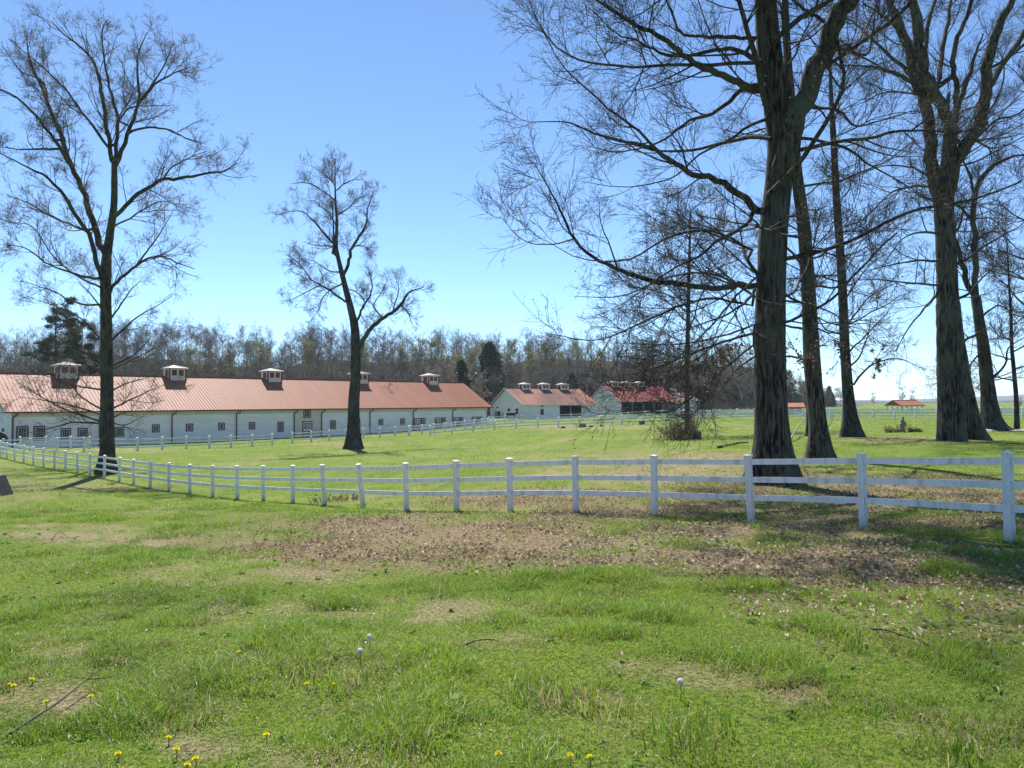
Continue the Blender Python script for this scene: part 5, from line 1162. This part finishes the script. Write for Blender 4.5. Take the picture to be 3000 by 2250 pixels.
rock('stone_slab', 'flat pale stone at the right edge behind the thin young tree', 'stone', 2985, 53.5, .7, .4, .09, MT['stone'])
rock('stone', 'brown stone beside the left root of the leaning greyish tree', 'stone', 2878, 54.5, .22, .18, .16, MT['rock'])
for px, d, s, lb in ((1650,97,.24,'small grey rock under the fence below the white barn, leftmost of three'),(1707,97,.36,'pointed pale rock under the fence below the white barn, the tallest of three'),(1732,97,.22,'small dark rock under the fence below the white barn, right of the pointed one'),(1760,97,.2,'small dark rock under the fence below the crimson roofed barn gable')):
    rock('rock', lb, 'rock', px, d, s, s * .7, s * (1.2 if s == .36 else .9), MT['wood_pale'] if s == .36 else MT['rock'])
# trough
base = gpt(1880, 97); m = MB().box(-.36, .36, -.3, .3, .05, .48).box(-.4, .4, -.34, .34, .482, .52).box(-.3, -.2, -.25, .25, -.1, .049).box(.2, .3, -.25, .25, -.1, .049)
tag(m.build('feed_box', MT['rock'], None, loc=base), 'dark square feed box on the grass below the crimson roofed barn', 'box')
# dark blue rounded bale
MT['dark_blue'] = simple('dark_blue_gloss', (.008, .012, .05), (.014, .022, .085), 3, .35, .3)
base = gpt(2011, 100); m = MB(); nn = 22; m.tube([(-.62, 0, .68), (-.6, 0, .68), (-.5, 0, .68), (.5, 0, .68), (.6, 0, .68), (.62, 0, .68)], [.5, .62, .7, .7, .62, .5], nn)
tag(m.build('blue_cylinder', MT['dark_blue'], None, smooth=True, loc=base + [0, 0, .25]), 'round dark blue bale behind the dry shrub', 'cylinder')
base = gpt(1981, 100); m = MB().box(-1.3, 1.1, -.5, .5, .25, 1.0).box(-.7, 1.0, -.45, .45, 1.002, 1.45)
# dark wedge at the left edge
base = ground_hit(2, 1452); wd = empty('loading_ramp', base); tag(wd, 'dark wedge shaped ramp with a pale sloping edge board at the left edge', 'ramp')
MB().prism([(-1.2, -.15), (.22, -.15), (-.12, .62), (-1.2, .72)], 1, -.4, .4).build('body', MT['black'], wd)
MB().hexa([(-.13, -.46, .60), (.24, -.46, -.15), (.36, -.46, -.15), (-.03, -.46, .66), (-.13, -.402, .60), (.24, -.402, -.15), (.36, -.402, -.15), (-.03, -.402, .66)]).build('edge_board', MT['wood_pale'], wd)
# tyre
base = gpt(1, 78); t = MB(); t.tube([(0, -.16, .75), (0, -.15, .75), (0, .15, .75), (0, .16, .75)], [.55, .72, .72, .55], 26)
tag(t.build('tyre', MT['black'], None, smooth=True, loc=base + [0, 0, .35]), 'upright black round tyre before the left end of the long barn', 'tyre')

# dandelions
MT['dandelion'] = leafmat('dandelion_yellow', (.80, .72, .015), (.92, .86, .03), .5)
MT['stem'] = leafmat('flower_stem', (.09, .16, .03), (.14, .2, .04), .2)
MT['fluff'] = leafmat('seed_fluff', (.88, .87, .85), (.93, .92, .9), .6)
def flower_meshes():
    n = 46; V, Qd = [], []
    for i in range(n):
        ring = i % 3; a = 2 * PI * i / n * 1.0 + ring; r0, r1, z0, z1 = .003, (.0155, .012, .008)[ring], .0, (.003, .009, .013)[ring]
        w = .0034; c, s = math.cos(a), math.sin(a); k = len(V)
        V += [(c * r0 - s * w * .5, s * r0 + c * w * .5, z0), (c * r0 + s * w * .5, s * r0 - c * w * .5, z0), (c * r1 + s * w, s * r1 - c * w, z1), (c * r1 - s * w, s * r1 + c * w, z1)]; Qd.append((k, k + 1, k + 2, k + 3))
    fm = np_mesh('flower_head', V, Qd, mats=[MT['dandelion']])
    o = MB().tube([(0, 0, -.10), (.004, 0, -.05), (0, 0, 0)], .0025, 6).build('stem', MT['stem'], None, smooth=True); sm = o.data; bpy.data.objects.remove(o)
    V, T = [], []
    for i in range(300):
        z = 1 - 2 * (i + .5) / 300; a = i * 2.39996; r = math.sqrt(1 - z * z); dv = np.array([r * math.cos(a), r * math.sin(a), z]); u = np.cross(dv, [0.3, .5, .8]); u /= np.linalg.norm(u); w_ = np.cross(dv, u); k = len(V)
        R_ = .018 * random.uniform(.85, 1.05); e = .0035
        V += [tuple(dv * .004), tuple(dv * R_ + u * e), tuple(dv * R_ - u * .5 * e + w_ * e), tuple(dv * R_ - u * .5 * e - w_ * e)]; T += [(k + 1, k + 2, k + 3), (k, k + 1, k + 2)]
    return fm, sm, np_mesh('seed_head', V, None, T, mats=[MT['fluff']], smooth=False)
FM, SM, SEED = flower_meshes()
def flower(px, py, kind, label, group):
    p = ground_hit(px, py + (28 if kind == 'seed' else 18)); z = gz(p[0], p[1]); hgt = random.uniform(.03, .05) if kind != 'seed' else .105
    root = empty('dandelion', (p[0], p[1], z)); tag(root, label, 'flower', group)
    hd = link('flower_head' if kind != 'seed' else 'seed_head', FM if kind != 'seed' else SEED, root, (0, 0, hgt)); hd.rotation_euler = (random.uniform(.1, .5), random.uniform(-.3, .3), random.random() * 6)
    st = link('stem', SM, root, (0, 0, hgt)); st.scale = (1, 1, hgt / .095)
for px, py in ((235,1758),(50,1856),(93,1992),(28,2008),(40,2016),(135,2063),(265,2040),(493,2168),(516,2207),(548,2249),(346,2212),(700,1914),(977,2008),(898,2010),(780,2165),(1108,2120),(1117,2143),(1211,2143),(1460,2224),(1670,2231),(1728,2233),(865,1925),(573,2232),(1228,2058)):
    flower(px, py, 'bloom', 'yellow dandelion flower in the foreground grass', 'yellow dandelions in the foreground lawn')
flower(1082, 1883, 'seed', 'white dandelion seed head, the farther of two close together in the lawn', 'dandelion seed heads')
flower(1055, 1930, 'seed', 'white dandelion seed head, the nearer of two close together in the lawn', 'dandelion seed heads')
flower(1994, 2029, 'seed', 'white dandelion seed head standing alone right of centre', 'dandelion seed heads')

# contrail high in the sky
a0, a1 = at(486, 562, 5200), at(507, 543, 5200)
MT['vapour'] = simple('vapour_white', (.8, .8, .8), (.85, .85, .85), .02, 1.0)
m = MB(); m.tube([a0 - a0, (a1 - a0) * .3, (a1 - a0) * .8, a1 - a0], [2, 7, 6, 1.5], 8)
tag(m.build('contrail', MT['vapour'], None, smooth=True, loc=a0), 'short white contrail in the sky right of the tall left tree', 'contrail')

# ------------------------------------------------------------------ daylight
SUN_AZ = math.radians(-16.0); SUN_EL = math.radians(54.0)
wd = bpy.data.worlds.new('World'); SC.world = wd; wd.use_nodes = True
nt = wd.node_tree; bg = nt.nodes['Background']
sky = nt.nodes.new('ShaderNodeTexSky'); sky.sky_type = 'NISHITA'; sky.sun_disc = False
sky.sun_elevation = SUN_EL; sky.sun_rotation = SUN_AZ; sky.altitude = 200; sky.air_density = 0.65; sky.dust_density = 0.0; sky.ozone_density = 3.0
hs = nt.nodes.new('ShaderNodeHueSaturation'); hs.inputs['Saturation'].default_value = 1.0; hs.inputs['Value'].default_value = 1.0
nt.links.new(sky.outputs[0], hs.inputs['Color']); nt.links.new(mixc(nt, 1.0, hs.outputs[0], (.90, 1.0, 1.03), 'MULTIPLY'), bg.inputs['Color']); bg.inputs['Strength'].default_value = 0.12
sl_ = bpy.data.lights.new('sun', 'SUN'); sl_.energy = 5.0; sl_.angle = math.radians(.53); sl_.color = (1, .955, .88)
so = bpy.data.objects.new('sun', sl_); COL.objects.link(so)
dirv = Vector((math.sin(SUN_AZ) * math.cos(SUN_EL), math.cos(SUN_AZ) * math.cos(SUN_EL), math.sin(SUN_EL)))
so.rotation_euler = dirv.to_track_quat('Z', 'Y').to_euler(); so.location = (0, 0, 60)
HAZE = 0.00014
if HAZE:
    m, nt, b = newmat('haze_air'); nt.nodes.remove(b); v = nt.nodes.new('ShaderNodeVolumePrincipled'); v.inputs['Color'].default_value = (.75, .85, 1, 1); v.inputs['Density'].default_value = HAZE; v.inputs['Anisotropy'].default_value = .3
    nt.links.new(v.outputs[0], nt.nodes['Material Output'].inputs['Volume'])
    tag(MB().box(-5400, 5400, -5400, 5400, -12, 75).build('haze', m, None), kind='stuff')
SC.view_settings.view_transform = 'Standard'; SC.view_settings.look = 'None'; SC.view_settings.exposure = 0.78; SC.view_settings.gamma = 1
cy = SC.cycles; cy.max_bounces = 6; cy.transparent_max_bounces = 4; cy.diffuse_bounces = 3
